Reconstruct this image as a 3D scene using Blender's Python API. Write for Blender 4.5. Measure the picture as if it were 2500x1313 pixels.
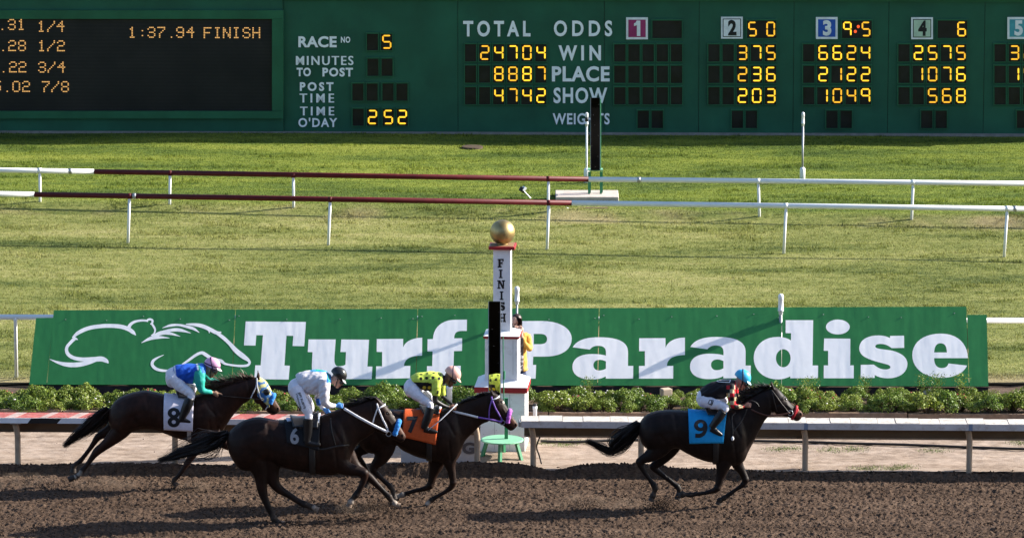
import bpy, bmesh, math, random
import numpy as np
from mathutils import Vector, Matrix
from mathutils.bvhtree import BVHTree

R = math.radians
S = bpy.context.scene
COL = S.collection
for _o in list(bpy.data.objects):
    bpy.data.objects.remove(_o)
random.seed(7)
rng = np.random.default_rng(7)

# ------------------------------------------------------------ camera, sky, sun, exposure
CAM = Vector((0.0, -82.0, 18.8)); PITCH = R(10.5); F = 13500.0
cd = bpy.data.cameras.new('camera'); cam = bpy.data.objects.new('camera', cd); COL.objects.link(cam)
cam.location = CAM; cam.rotation_euler = (math.pi/2 - PITCH, 0, 0)
cd.sensor_width = 36.0; cd.lens = 36.0*F/2500.0; cd.clip_start = 0.5; cd.clip_end = 2000.0
S.camera = cam
SUN = Vector((1.9, 0.41, 1.0)).normalized()              # towards the sun
sl = bpy.data.lights.new('sun', 'SUN'); sl.energy = 4.6; sl.angle = R(0.53); sl.color = (1.0, 0.93, 0.82)
so = bpy.data.objects.new('sun', sl); COL.objects.link(so)
so.rotation_euler = SUN.to_track_quat('Z', 'Y').to_euler(); so.location = (40, 10, 40)
W = bpy.data.worlds.new('World'); S.world = W; W.use_nodes = True
wn = W.node_tree; wn.nodes.clear()
sky = wn.nodes.new('ShaderNodeTexSky'); sky.sky_type = 'NISHITA'; sky.sun_disc = False
sky.sun_elevation = math.asin(SUN.z); sky.sun_rotation = math.atan2(SUN.x, SUN.y)
sky.air_density = 1.0; sky.dust_density = 1.6; sky.ozone_density = 3.0
bg = wn.nodes.new('ShaderNodeBackground'); bg.inputs['Strength'].default_value = 0.085
wo = wn.nodes.new('ShaderNodeOutputWorld')
wn.links.new(sky.outputs[0], bg.inputs[0]); wn.links.new(bg.outputs[0], wo.inputs[0])
S.view_settings.view_transform = 'Standard'; S.view_settings.look = 'None'
S.view_settings.exposure = 1.55; S.view_settings.gamma = 1.0; S.view_settings.use_curve_mapping = False
S.render.engine = 'CYCLES'

# ------------------------------------------------------------ from pixels of the photograph to points of the place
_fw = np.array((0, math.cos(PITCH), -math.sin(PITCH))); _up = np.array((0, math.sin(PITCH), math.cos(PITCH)))
_rt = np.array((1.0, 0, 0)); _cam = np.array(CAM)
def ray(u, v): return _fw + _rt*((u-1250.0)/F) + _up*((656.5-v)/F)
def on_y(u, v, Y):
    d = ray(u, v); return _cam + d*((Y-_cam[1])/d[1])
def on_z(u, v, Z):
    d = ray(u, v); return _cam + d*((Z-_cam[2])/d[2])
def on_plane(u, v, p, n):
    d = ray(u, v); return _cam + d*(np.dot(np.asarray(p)-_cam, n)/np.dot(d, n))
def proj(P):
    P = np.asarray(P, float)-_cam
    t = P@_fw
    return 1250+F*(P@_rt)/t, 656.5-F*(P@_up)/t
def ppm(Y): return F/(Y-_cam[1])*math.cos(R(12))          # pixels per metre about there

# ------------------------------------------------------------ objects
WL = {}
def tag(o, label=None, cat=None, group=None, kind=None):
    for k, v in (('label', label), ('category', cat), ('group', group), ('kind', kind)):
        if v: o[k] = v
    return o
def empty(name, loc, label, cat, group=None):
    o = bpy.data.objects.new(name, None); COL.objects.link(o); o.location = loc
    o.empty_display_size = .2; WL[o] = Vector(loc)
    return tag(o, label, cat, group)
def adopt(o, parent):
    if parent is not None:
        o.parent = parent
        o.matrix_parent_inverse = Matrix.Translation(-WL.get(parent, Vector((0, 0, 0))))
def link(name, me, mats=None, parent=None, smooth=None):
    o = bpy.data.objects.new(name, me); COL.objects.link(o)
    if mats is not None:
        me.materials.clear()
        for m in (mats if isinstance(mats, (list, tuple)) else [mats]): me.materials.append(m)
    if smooth is not None:
        me.polygons.foreach_set('use_smooth', [smooth]*len(me.polygons))
    adopt(o, parent); return o
class MB:
    """collects shapes; build() links them as ONE mesh object (points in world space)"""
    def __init__(s): s.v = []; s.f = []; s.m = []
    def add(s, vs, fs, m=0):
        b = len(s.v); s.v += [tuple(map(float, p)) for p in vs]
        s.f += [tuple(b+i for i in f) for f in fs]; s.m += [m]*len(fs); return s
    def box(s, c, d, rz=0.0, m=0, rx=0.0, ry=0.0):
        M = Matrix.Rotation(rz, 3, 'Z')@Matrix.Rotation(ry, 3, 'Y')@Matrix.Rotation(rx, 3, 'X')
        c = Vector(c); vs = [c+M@Vector((x*d[0]/2, y*d[1]/2, z*d[2]/2)) for x in (-1, 1) for y in (-1, 1) for z in (-1, 1)]
        return s.add(vs, [(0,1,3,2),(4,6,7,5),(0,4,5,1),(2,3,7,6),(0,2,6,4),(1,5,7,3)], m)
    def hexa(s, b, t, m=0):   # four bottom points, four top points, same order
        return s.add(list(b)+list(t), [(3,2,1,0),(4,5,6,7),(0,1,5,4),(1,2,6,5),(2,3,7,6),(3,0,4,7)], m)
    def loft(s, rings, m=0, caps=True):
        n = len(rings[0]); b = []
        for r in rings: b += list(r)
        k = len(rings); fs = [(i*n+j, i*n+(j+1) % n, (i+1)*n+(j+1) % n, (i+1)*n+j) for i in range(k-1) for j in range(n)]
        if caps:
            c0 = np.mean(np.asarray(rings[0]), 0); c1 = np.mean(np.asarray(rings[-1]), 0)
            b += [c0, c1]; i0 = k*n
            fs += [(i0, (j+1) % n, j) for j in range(n)]+[(i0+1, (k-1)*n+j, (k-1)*n+(j+1) % n) for j in range(n)]
        return s.add(b, fs, m)
    def tube(s, path, rad, n=8, m=0, flat=1.0, ref=(0, 1, 0), caps=True):
        """tube along a path; flat scales the radius along ref"""
        P = [Vector(p) for p in path]; rings = []
        rr = rad if hasattr(rad, '__len__') else [rad]*len(P)
        for i, p in enumerate(P):
            t = (P[min(i+1, len(P)-1)]-P[max(i-1, 0)]).normalized()
            y = Vector(ref)-t*t.dot(Vector(ref))
            if y.length < .05:
                y = Vector((1, 0, .01))-t*t.x
            y.normalize(); x = t.cross(y)
            fl_ = flat[i] if hasattr(flat, '__len__') else flat
            rings.append([p+x*(rr[i]*math.cos(a))+y*(rr[i]*fl_*math.sin(a)) for a in (2*math.pi*k/n for k in range(n))])
        return s.loft(rings, m, caps)
    def lathe(s, c, prof, n=24, m=0, axis='Z'):
        rings = []
        for r, z in prof:
            rings.append([(c[0]+r*math.cos(2*math.pi*k/n), c[1]+r*math.sin(2*math.pi*k/n), c[2]+z) for k in range(n)])
        return s.loft(rings, m)
    def sphere(s, c, r, nu=24, nv=14, m=0):
        r = r if hasattr(r, '__len__') else (r, r, r)
        rings = [[(c[0]+r[0]*math.sin(t)*math.cos(a), c[1]+r[1]*math.sin(t)*math.sin(a), c[2]+r[2]*math.cos(t))
                  for a in (2*math.pi*k/nu for k in range(nu))] for t in (math.pi*(i+.02)/(nv+.04) for i in range(nv+1))]
        return s.loft(rings, m)
    def mesh(s, name='mesh'):
        me = bpy.data.meshes.new(name); me.from_pydata(s.v, [], s.f); me.validate()
        if any(s.m): me.polygons.foreach_set('material_index', s.m[:len(me.polygons)])
        return me
    def build(s, name, mats, parent=None, smooth=False, bevel=0.0, fix=True):
        me = s.mesh(name)
        if fix or bevel:
            bm = bmesh.new(); bm.from_mesh(me)
            bmesh.ops.recalc_face_normals(bm, faces=bm.faces)
            if bevel:
                es = [e for e in bm.edges if len(e.link_faces) == 2 and e.calc_face_angle(0) > .6]
                bmesh.ops.bevel(bm, geom=es, offset=bevel, segments=1, affect='EDGES', profile=.5)
            bm.to_mesh(me); bm.free()
        return link(name, me, mats, parent, smooth)
def top_mesh(o, label, cat, group=None, kind=None):
    """a thing that is one mesh: origin at its base"""
    me = o.data; n = len(me.vertices); a = np.empty(n*3); me.vertices.foreach_get('co', a); a = a.reshape(-1, 3)
    c = np.array(((a[:, 0].min()+a[:, 0].max())/2, (a[:, 1].min()+a[:, 1].max())/2, a[:, 2].min()))
    me.vertices.foreach_set('co', (a-c).ravel()); me.update(); o.location = c
    WL[o] = Vector((0, 0, 0)); return tag(o, label, cat, group, kind)
def remesh(mb, voxel, smooth=5, factor=.5):
    """one continuous closed surface out of overlapping closed shapes"""
    me = mb.mesh('body'); bm = bmesh.new(); bm.from_mesh(me); bmesh.ops.recalc_face_normals(bm, faces=bm.faces); bm.to_mesh(me); bm.free()
    o = bpy.data.objects.new('tmp', me); COL.objects.link(o)
    r = o.modifiers.new('r', 'REMESH'); r.mode = 'VOXEL'; r.voxel_size = voxel
    if smooth:
        q = o.modifiers.new('s', 'SMOOTH'); q.iterations = smooth; q.factor = factor
    dg = bpy.context.evaluated_depsgraph_get(); out = bpy.data.meshes.new_from_object(o.evaluated_get(dg))
    bpy.data.objects.remove(o); bpy.data.meshes.remove(me)
    out.polygons.foreach_set('use_smooth', [True]*len(out.polygons))
    return out
def coords(me):
    a = np.empty(len(me.vertices)*3); me.vertices.foreach_get('co', a); return a.reshape(-1, 3)
def paint(me, rgb, name='tint'):
    at = me.color_attributes.new(name, 'FLOAT_COLOR', 'POINT')
    a = np.ones((len(me.vertices), 4)); a[:, :3] = rgb; at.data.foreach_set('color', a.ravel())
def bvh(me):
    return BVHTree.FromPolygons([v.co[:] for v in me.vertices], [p.vertices[:] for p in me.polygons])
def cast(tree, u, v, off=0.0):
    d = Vector(ray(u, v)).normalized(); h = tree.ray_cast(CAM, d)
    if h[0] is None: return None
    n = h[1]
    if n.dot(d) > 0: n = -n
    return h[0]+n*off
def copy_thing(o, loc, rz=0.0, sc=None):
    c = o.copy(); COL.objects.link(c); c.location = loc; c.rotation_euler = (0, 0, rz)
    if sc: c.scale = sc
    for ch in o.children:
        k = ch.copy(); COL.objects.link(k); k.parent = c; k.matrix_parent_inverse = ch.matrix_parent_inverse.copy()
        for g in ch.children:
            q = g.copy(); COL.objects.link(q); q.parent = k; q.matrix_parent_inverse = g.matrix_parent_inverse.copy()
    return c
def crom(pts, k):
    """Catmull-Rom through the rows of pts, k steps each"""
    P = np.asarray(pts, float); n = len(P); out = []
    for i in range(n-1):
        a, b, c, d = P[max(i-1, 0)], P[i], P[i+1], P[min(i+2, n-1)]
        for j in range(k):
            t = j/k; out.append(.5*(2*b+(c-a)*t+(2*a-5*b+4*c-d)*t*t+(3*b-a-3*c+d)*t**3))
    out.append(P[-1]); return np.array(out)
def vnoise(x, y, seed=0):
    r = np.random.default_rng(seed).random((256, 256)); xi = np.floor(x).astype(int); yi = np.floor(y).astype(int)
    fx = x-xi; fy = y-yi; fx = fx*fx*(3-2*fx); fy = fy*fy*(3-2*fy)
    g = lambda i, j: r[i % 256, j % 256]
    return (g(xi, yi)*(1-fx)+g(xi+1, yi)*fx)*(1-fy)+(g(xi, yi+1)*(1-fx)+g(xi+1, yi+1)*fx)*fy-.5

# ------------------------------------------------------------ materials
class NT:
    def __init__(s, name):
        s.m = bpy.data.materials.new(name); s.m.use_nodes = True; s.t = s.m.node_tree
        s.b = s.t.nodes['Principled BSDF']; s.o = s.t.nodes['Material Output']
    def n(s, typ, **kw):
        q = s.t.nodes.new(typ)
        for k, v in kw.items():
            if k.startswith('i_'):
                key = k[2:]; q.inputs[int(key) if key.isdigit() else key.replace('_', ' ')].default_value = v
            else: setattr(q, k, v)
        return q
    def l(s, a, b): s.t.links.new(a, b)
    def noise(s, vec, scale, detail=4, rough=.6): 
        q = s.n('ShaderNodeTexNoise', i_Scale=scale, i_Detail=detail, i_Roughness=rough); s.l(vec, q.inputs['Vector']); return q.outputs['Fac']
    def mapv(s, vec, scale):
        q = s.n('ShaderNodeMapping'); q.inputs['Scale'].default_value = scale; s.l(vec, q.inputs['Vector']); return q.outputs[0]
    def ramp(s, fac, stops):
        q = s.n('ShaderNodeValToRGB'); e = q.color_ramp.elements
        while len(e) > 1: e.remove(e[-1])
        e[0].position = stops[0][0]; e[0].color = (*stops[0][1], 1)
        for p, c in stops[1:]:
            k = e.new(p); k.color = (*c, 1)
        s.l(fac, q.inputs[0]); return q.outputs[0]
    def mix(s, fac, a, b, mode='MIX'):
        q = s.n('ShaderNodeMix', data_type='RGBA', blend_type=mode)
        for i, x in ((0, fac), (6, a), (7, b)):
            if isinstance(x, (int, float)): q.inputs[i].default_value = x
            elif isinstance(x, tuple): q.inputs[i].default_value = (*x, 1)
            else: s.l(x, q.inputs[i])
        return q.outputs[2]
    def math(s, op, a, b=None, c=None):
        q = s.n('ShaderNodeMath', operation=op)
        for i, x in enumerate((a, b, c)):
            if x is None: continue
            if isinstance(x, (int, float)): q.inputs[i].default_value = x
            else: s.l(x, q.inputs[i])
        return q.outputs[0]
    def bump(s, h, strength=.3, dist=.02):
        q = s.n('ShaderNodeBump', i_Strength=strength, i_Distance=dist); s.l(h, q.inputs['Height']); s.l(q.outputs[0], s.b.inputs['Normal'])
    def setb(s, **kw):
        for k, v in kw.items(): s.b.inputs[k.replace('_', ' ')].default_value = v
def mat(name, c, rough=.6, spec=.3, metal=0.0, var=.15, vs=6.0, bump=0.0, bs=40.0, attr=None, bd=.01, sheen=0.0, coat=0.0, dirt=None, ds=2.0):
    t = NT(name); t.setb(Roughness=rough, Specular_IOR_Level=spec, Metallic=metal, Sheen_Weight=sheen, Coat_Weight=coat)
    g = t.n('ShaderNodeNewGeometry').outputs['Position']
    base = c
    if attr:
        a = t.n('ShaderNodeAttribute', attribute_name=attr); base = a.outputs['Color']
    f = t.noise(g, vs, 5)
    d = t.ramp(f, [(.3, (1-var,)*3), (.7, (1+var,)*3)])
    colr = t.mix(1.0, base, d, 'MULTIPLY')
    if dirt:
        k = t.ramp(t.noise(g, ds, 6, .7), [(.52, (0, 0, 0)), (.68, (1, 1, 1))]); colr = t.mix(t.math('MULTIPLY', k, .55), colr, dirt)
    t.l(colr, t.b.inputs['Base Color'])
    if bump: t.bump(t.noise(g, bs, 4), bump, bd)
    return t.m
def emit(name, c, e):
    t = NT(name); t.setb(Base_Color=(*[x*.3 for x in c], 1), Roughness=.5, Emission_Color=(*c, 1), Emission_Strength=e); return t.m

# ------------------------------------------------------------ flat shapes: paths, letters
def path(spec, k=10):
    """SVG-like M/L/C path -> list of closed outlines"""
    tk = spec.replace(',', ' ').replace('(', ' ').replace(')', ' ').split(); out = []; cur = []; i = 0; mode = None
    def num(j): return float(tk[j])
    while i < len(tk):
        if tk[i] in 'MLCZ':
            if tk[i] == 'M':
                if cur: out.append(cur)
                cur = []
            mode = tk[i]; i += 1; continue
        if mode in 'ML': cur.append((num(i), num(i+1))); i += 2
        elif mode == 'C':
            p0 = np.array(cur[-1]); p1, p2, p3 = (np.array((num(i+2*q), num(i+2*q+1))) for q in range(3)); i += 6
            for j in range(1, k+1):
                t = j/k; cur.append(tuple((1-t)**3*p0+3*(1-t)**2*t*p1+3*(1-t)*t*t*p2+t**3*p3))
    if cur: out.append(cur)
    return out
def ell(cx, cy, rx, ry, n=32): return [(cx+rx*math.cos(2*math.pi*i/n), cy+ry*math.sin(2*math.pi*i/n)) for i in range(n)]
def fill(loops, sub=0.0):
    """outlines (holes by even-odd) -> flat triangulated verts (n,2) and faces"""
    c = bpy.data.curves.new('c', 'CURVE'); c.dimensions = '2D'; c.fill_mode = 'BOTH'
    for lp in loops:
        sp = c.splines.new('POLY'); sp.points.add(len(lp)-1); sp.use_cyclic_u = True
        for p, (x, y) in zip(sp.points, lp): p.co = (x, y, 0, 1)
    return _flat(c, sub)
def _flat(c, sub=0.0):
    o = bpy.data.objects.new('t', c); COL.objects.link(o)
    me = bpy.data.meshes.new_from_object(o.evaluated_get(bpy.context.evaluated_depsgraph_get()))
    bpy.data.objects.remove(o)
    bm = bmesh.new(); bm.from_mesh(me); bmesh.ops.remove_doubles(bm, verts=bm.verts, dist=1e-4)
    bmesh.ops.triangulate(bm, faces=bm.faces)
    if sub:
        for _ in range(6):
            es = [e for e in bm.edges if e.calc_length() > sub]
            if not es: break
            bmesh.ops.subdivide_edges(bm, edges=es, cuts=1); bmesh.ops.triangulate(bm, faces=bm.faces)
    vs = np.array([v.co[:2] for v in bm.verts]); bm.verts.index_update(); fs = [tuple(v.index for v in f.verts) for f in bm.faces]
    bm.free(); bpy.data.meshes.remove(me); return vs, fs
_TX = {}
def text(s, bold=0.0, space=1.0, sub=0.0):
    """builtin sans letters scaled to the unit box, y down"""
    k = (s, bold, space, sub)
    if k not in _TX:
        c = bpy.data.curves.new('t', 'FONT'); c.body = s; c.offset = bold; c.space_character = space; c.resolution_u = 4
        v, f = _flat(c, sub); lo, hi = v.min(0), v.max(0); v = (v-lo)/np.maximum(hi-lo, 1e-6); v[:, 1] = 1-v[:, 1]; _TX[k] = (v, f)
    return _TX[k]
def to_box(vs, x0, y0, x1, y1): return [(x0+a*(x1-x0), y0+b*(y1-y0)) for a, b in vs]
# ------------------------------------------------------------ the ground
Z_AP, Z_BED, Z_TURF = .05, .26, .30
def foot(x): return 1.62-.032*x+.03*np.sin(x*.9)           # where the harrowed track meets its bank
def grid(xs, ys, zf, name, m, parent=None):
    X, Y = np.meshgrid(xs, ys); Z = zf(X, Y); nx, ny = len(xs), len(ys)
    v = np.stack((X, Y, Z), -1).reshape(-1, 3)
    i = np.arange(nx*ny).reshape(ny, nx); f = np.stack((i[:-1, :-1], i[:-1, 1:], i[1:, 1:], i[1:, :-1]), -1).reshape(-1, 4)
    me = bpy.data.meshes.new(name); me.vertices.add(len(v)); me.vertices.foreach_set('co', v.ravel())
    me.loops.add(f.size); me.loops.foreach_set('vertex_index', f.ravel().astype(np.int32)); me.polygons.add(len(f))
    me.polygons.foreach_set('loop_start', np.arange(0, f.size, 4, dtype=np.int32)); me.update(calc_edges=True); me.validate()
    return link(name, me, m, parent, True)
def soil_mat(name, stops, scale, bump, bs, rough=.95, big=.5):
    t = NT(name); t.setb(Roughness=rough, Specular_IOR_Level=.15); g = t.n('ShaderNodeNewGeometry').outputs['Position']
    f = t.noise(t.mapv(g, (.6, 1, 1)), scale, 7, .75); h = t.noise(t.mapv(g, (.12, 1, 1)), big*4, 5)
    k = t.math('ADD', t.math('MULTIPLY', f, .65), t.math('MULTIPLY', h, .35))
    t.l(t.ramp(k, stops), t.b.inputs['Base Color']); t.bump(t.noise(g, bs, 6, .7), bump, .015); return t.m
M_track = soil_mat('harrowed_dirt', [(.37, (.028, .017, .011)), (.5, (.068, .043, .029)), (.63, (.128, .086, .060))], 34, .8, 110)
M_sand = soil_mat('pale_sand', [(.34, (.14, .100, .076)), (.45, (.245, .185, .142)), (.54, (.32, .25, .20)), (.68, (.40, .32, .265))], 7, .6, 45, big=1.3)
M_bed = soil_mat('bed_soil', [(.3, (.045, .030, .022)), (.7, (.13, .09, .065))], 18, .7, 50)

def zone(t, g):
    """how the turf is coloured, by where one stands on it: worn race turf, lush infield, dry strips"""
    x = t.n('ShaderNodeSeparateXYZ'); t.l(g, x.inputs[0]); X, Y = x.outputs[0], x.outputs[1]
    wob = t.math('MULTIPLY', t.math('SUBTRACT', t.noise(t.mapv(g, (.25, 1, 1)), .8, 4), .5), 1.6)
    yy = t.math('ADD', t.math('ADD', Y, t.math('MULTIPLY', X, .085)), wob)
    lush = t.n('ShaderNodeMapRange', interpolation_type='SMOOTHSTEP', i_1=23.2, i_2=24.4); t.l(yy, lush.inputs[0])
    fine = t.noise(t.mapv(g, (.45, 1, 1)), 11, 6, .8); mid = t.noise(t.mapv(g, (.22, 1, 1)), 1.0, 5, .65); bigp = t.noise(t.mapv(g, (.3, .8, 1)), .28, 3)
    k = t.math('ADD', t.math('ADD', t.math('MULTIPLY', fine, .40), t.math('MULTIPLY', mid, .40)), t.math('MULTIPLY', bigp, .20))
    race = t.ramp(k, [(.40, (.050, .074, .016)), (.46, (.138, .160, .040)), (.52, (.222, .232, .070)), (.60, (.33, .31, .13))])
    inf = t.ramp(k, [(.39, (.030, .058, .012)), (.46, (.078, .120, .022)), (.53, (.150, .192, .030)), (.61, (.25, .275, .05))])
    c = t.mix(lush.outputs[0], race, inf)
    d0 = t.math('ABSOLUTE', t.math('SUBTRACT', yy, 23.3))
    dry = t.n('ShaderNodeMapRange', i_1=.15, i_2=.75, i_3=1.0, i_4=0.0); t.l(d0, dry.inputs[0])
    dry2 = t.math('MULTIPLY', dry.outputs[0], t.ramp(t.noise(t.mapv(g, (.4, .4, 1)), .9, 3), [(.47, (0, 0, 0)), (.62, (1, 1, 1))]))
    c = t.mix(t.math('MULTIPLY', dry2, .6), c, (.36, .28, .16))
    edge = t.n('ShaderNodeMapRange', i_1=7.6, i_2=8.6, i_3=1.0, i_4=0.0); t.l(t.math('ADD', Y, wob), edge.inputs[0])
    return t.mix(t.math('MULTIPLY', edge.outputs[0], .75), c, (.33, .26, .15))
def turf_mat(name, blades):
    t = NT(name); t.setb(Roughness=.75, Specular_IOR_Level=.12); g = t.n('ShaderNodeNewGeometry').outputs['Position']
    c = zone(t, g)
    if blades:
        a = t.n('ShaderNodeAttribute', attribute_name='tint'); c = t.mix(1.0, c, a.outputs['Color'], 'MULTIPLY')
        t.setb(Subsurface_Weight=0.0)
        tr = t.n('ShaderNodeBsdfTranslucent'); t.l(c, tr.inputs[0]); mx = t.n('ShaderNodeMixShader', i_0=.35)
        t.l(t.b.outputs[0], mx.inputs[1]); t.l(tr.outputs[0], mx.inputs[2]); t.l(mx.outputs[0], t.o.inputs[0])
    else:
        t.bump(t.noise(t.mapv(g, (.6, 1, 1)), 28, 6, .8), .9, .05)
    t.l(c, t.b.inputs['Base Color']); return t.m
M_turf = turf_mat('mown_turf', False); M_blade = turf_mat('grass_blades', True)

def bank(X, Y):
    """the dirt heaped along the edge of the apron"""
    s = Y-foot(X); h = .105-.004*X+.035*vnoise(X*1.1, X*0+3, 3)+.03*vnoise(X*3.1, Y*2, 21)+.09*np.exp(-((X+1.2)/1.6)**2)+.07*np.exp(-((X-1.7)/1.2)**2)-.10*np.exp(-((X-.62)/.28)**2)
    up = np.clip(s/.17, 0, 1); up = up*up*(3-2*up); down = np.clip((s-.2)/.45, 0, 1); down = down*down*(3-2*down)
    return h*up*(1-down)+(Z_AP-.05)*down*up
def z_track(X, Y):
    fade = np.clip((11-np.abs(X))/1.5, 0, 1)*np.clip((Y+6)/1.5, 0, 1)
    a = .024*vnoise(X*1.1, Y*13, 31)+.014*vnoise(X*9, Y*11, 1)+.022*vnoise(X*19, Y*22, 2)+.028*vnoise(X*40, Y*34, 4)+.016*vnoise(X*1.7, Y*9, 5)+.02*vnoise(X*.8, Y*2.2, 6)
    far = np.clip((Y-foot(X)-.75)/.1, 0, 1)
    return a*fade*1.25+bank(X, Y)-.3*far
xs = np.concatenate((np.linspace(-90, -12, 14), np.linspace(-11, 11, 1150), np.linspace(12, 90, 14)))
ys = np.concatenate((np.linspace(-79, -7, 14), np.linspace(-5, 3.2, 400)))
tag(grid(xs, ys, z_track, 'track', M_track), kind='structure')
xs = np.concatenate(([-90, -40, -14], np.linspace(-11, 11, 420), [14, 40, 90])); ys = np.linspace(1.9, 5.15, 110)
def z_apron(X, Y):
    s = Y-foot(X)
    return Z_AP+.012*vnoise(X*3, Y*3, 8)+.010*vnoise(X*12, Y*12, 9)+.008*vnoise(X*30, Y*30, 10)-.22*np.clip((.36-s)/.12, 0, 1)+.07*np.exp(-((X+.15)/.35)**2-((Y-2.9)/.3)**2)
tag(grid(xs, ys, z_apron, 'sand_apron', M_sand), kind='structure')
xs = np.concatenate(([-90, -30], np.linspace(-11, 11, 160), [30, 90])); ys = np.linspace(5.02, 7.7, 40)
tag(grid(xs, ys, lambda X, Y: Z_BED-.02+.04*vnoise(X*5, Y*5, 12), 'flower_bed', M_bed), kind='structure')
def z_turf(X, Y):
    yy = Y+.085*X
    return Z_TURF+.05*vnoise(X*.3, Y*.5, 14)*np.clip(Y-9, 0, 1)+.10*np.clip((yy-23.2)/.35, 0, 1)*np.clip((26.5-yy)/3, 0, 1)
xs = np.concatenate(([-400, -100, -30], np.linspace(-13, 13, 140), [30, 100, 400])); ys = np.concatenate((np.linspace(7.55, 38, 200), [45, 60, 100, 200, 600]))
tag(grid(xs, ys, z_turf, 'turf', M_turf), kind='structure')

def blades(name, n, xr, yr, zf, m, h0, h1, w, keep=None, label=None, lean=.6):
    x = rng.uniform(*xr, n); y = rng.uniform(*yr, n)
    if keep is not None:
        k = keep(x, y); x, y = x[k], y[k]; n = len(x)
    z = zf(x, y); a = rng.uniform(0, 2*math.pi, n); h = rng.uniform(h0, h1, n); la = rng.uniform(0, 2*math.pi, n); ll = h*rng.uniform(0, lean, n)
    dx, dy = np.cos(a)*w/2, np.sin(a)*w/2
    v = np.stack((np.stack((x-dx, y-dy, z-.01), -1), np.stack((x+dx, y+dy, z-.01), -1), np.stack((x+np.cos(la)*ll, y+np.sin(la)*ll, z+h), -1)), 1).reshape(-1, 3)
    me = bpy.data.meshes.new(name); me.vertices.add(3*n); me.vertices.foreach_set('co', v.ravel()); me.loops.add(3*n)
    me.loops.foreach_set('vertex_index', np.arange(3*n, dtype=np.int32)); me.polygons.add(n); me.polygons.foreach_set('loop_start', np.arange(0, 3*n, 3, dtype=np.int32))
    me.update(calc_edges=True); me.validate()
    c = np.repeat(rng.uniform(.5, 1.55, n), 3)[:, None]*np.array((1.0, 1.0, .95)); paint(me, c)
    o = link(name, me, m); tag(o, label, 'grass', kind='stuff'); return o
blades('turf_grass', 520000, (-11.8, 11.8), (7.75, 35.2), z_turf, M_blade, .012, .034, .016, lean=1.6,
       keep=lambda x, y: np.abs(x) < 8.6+.1*y, label='short mown grass of the turf course and the infield')
_cl = lambda x, y: (vnoise(x*.9, y*2.2, 41)+.7*vnoise(x*3.1, y*6, 42)+.5*vnoise(x*9, y*14, 43)) > .34
blades('turf_tufts', 420000, (-11.8, 11.8), (7.75, 34.0), z_turf, M_blade, .03, .065, .02, lean=.8, keep=lambda x, y: (np.abs(x) < 8.6+.1*y) & _cl(x, y), label='taller tufts and thicker patches in the mown grass')
M_weed = NT('weed_green'); M_weed.setb(Base_Color=(.15, .19, .05, 1), Roughness=.7); M_weed = M_weed.m
_w = [on_z(u, v, Z_AP)[:2] for u, v in ((2130,1142),(2190,1142),(2205,1140),(1930,1094),(1905,1096),(2085,1096),(2030,1098),(1340,1080),(1375,1085),(1400,1078),(2280,1100),(1690,1090),(2495,1080),(2110,1143),(2175,1145))]
def _wk(x, y):
    d = np.full(x.shape, 9.0)
    for q in _w: d = np.minimum(d, np.hypot((x-q[0])*.8, (y-q[1])*1.0))
    return d < .05+.22*rng.random(x.shape)**2
blades('weeds', 150000, (-1, 9), (2.0, 4.9), z_apron, M_weed, .008, .03, .012, keep=_wk, label='thin weeds sprouting in patches on the pale sand')

# clods lying on the track, and dirt thrown up by the hooves
def clods(name, pts, r0, r1, m, label):
    base = np.array([(1,0,0),(-1,0,0),(0,1,0),(0,-1,0),(0,0,1),(0,0,-1)], float); fb = np.array([(0,2,4),(2,1,4),(1,3,4),(3,0,4),(2,0,5),(1,2,5),(3,1,5),(0,3,5)])
    n = len(pts); r = rng.uniform(r0, r1, (n, 1, 1))*rng.uniform(.6, 1.3, (n, 6, 1)); v = pts[:, None, :]+base[None]*r+rng.normal(0, .15, (n, 6, 3))*r
    f = (fb[None]+(np.arange(n)*6)[:, None, None]).reshape(-1, 3)
    me = bpy.data.meshes.new(name); me.vertices.add(6*n); me.vertices.foreach_set('co', v.ravel()); me.loops.add(f.size)
    me.loops.foreach_set('vertex_index', f.ravel().astype(np.int32)); me.polygons.add(len(f)); me.polygons.foreach_set('loop_start', np.arange(0, f.size, 3, dtype=np.int32))
    me.update(calc_edges=True); me.validate(); return tag(link(name, me, m), label, 'dirt', kind='stuff')
n = 22000; x = rng.uniform(-9.5, 9.5, n); y = rng.uniform(-4.2, 2.0, n); p = np.stack((x, y, z_track(x, y)+.004), -1)
clods('dirt_clods', p, .006, .02, M_track, 'loose brown clods lying on the harrowed track')
n = 900; x = rng.uniform(-9.5, 9.5, n); y = foot(x)+rng.normal(.25, .12, n); clods('edge_stones', np.stack((x, y, np.maximum(bank(x, y), z_apron(x, y))+.005), -1), .008, .028, M_track, 'dirt lumps along the edge of the sand apron')
q = []
for u, v, Y, su, sv, k in ((1615,1236,-.42,26,10,700),(1580,1246,-.45,50,4,300),(1430,1236,-.42,30,9,420),(920,1240,-1.2,30,9,700),(860,1250,-1.2,50,6,300),(450,1190,.8,35,9,140),(150,1195,.8,60,12,180),(20,1170,.9,50,14,100),(1395,1205,-.3,14,8,24),(560,1240,-1.2,60,5,60),(300,1090,.9,90,25,10),(230,1105,.9,80,22,14),(1060,1240,-.2,40,5,60),(720,1285,-1.3,40,5,80)):
    for _ in range(k):
        a = random.gauss(u, su*.8); b = random.gauss(v, sv*.6)-abs(random.gauss(0, sv*.9)); q.append(on_y(a, b, Y+random.gauss(0, .12)))
clods('flying_dirt', np.array(q), .003, .011, M_track, 'crumbs of dirt thrown up behind the galloping hooves')

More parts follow.
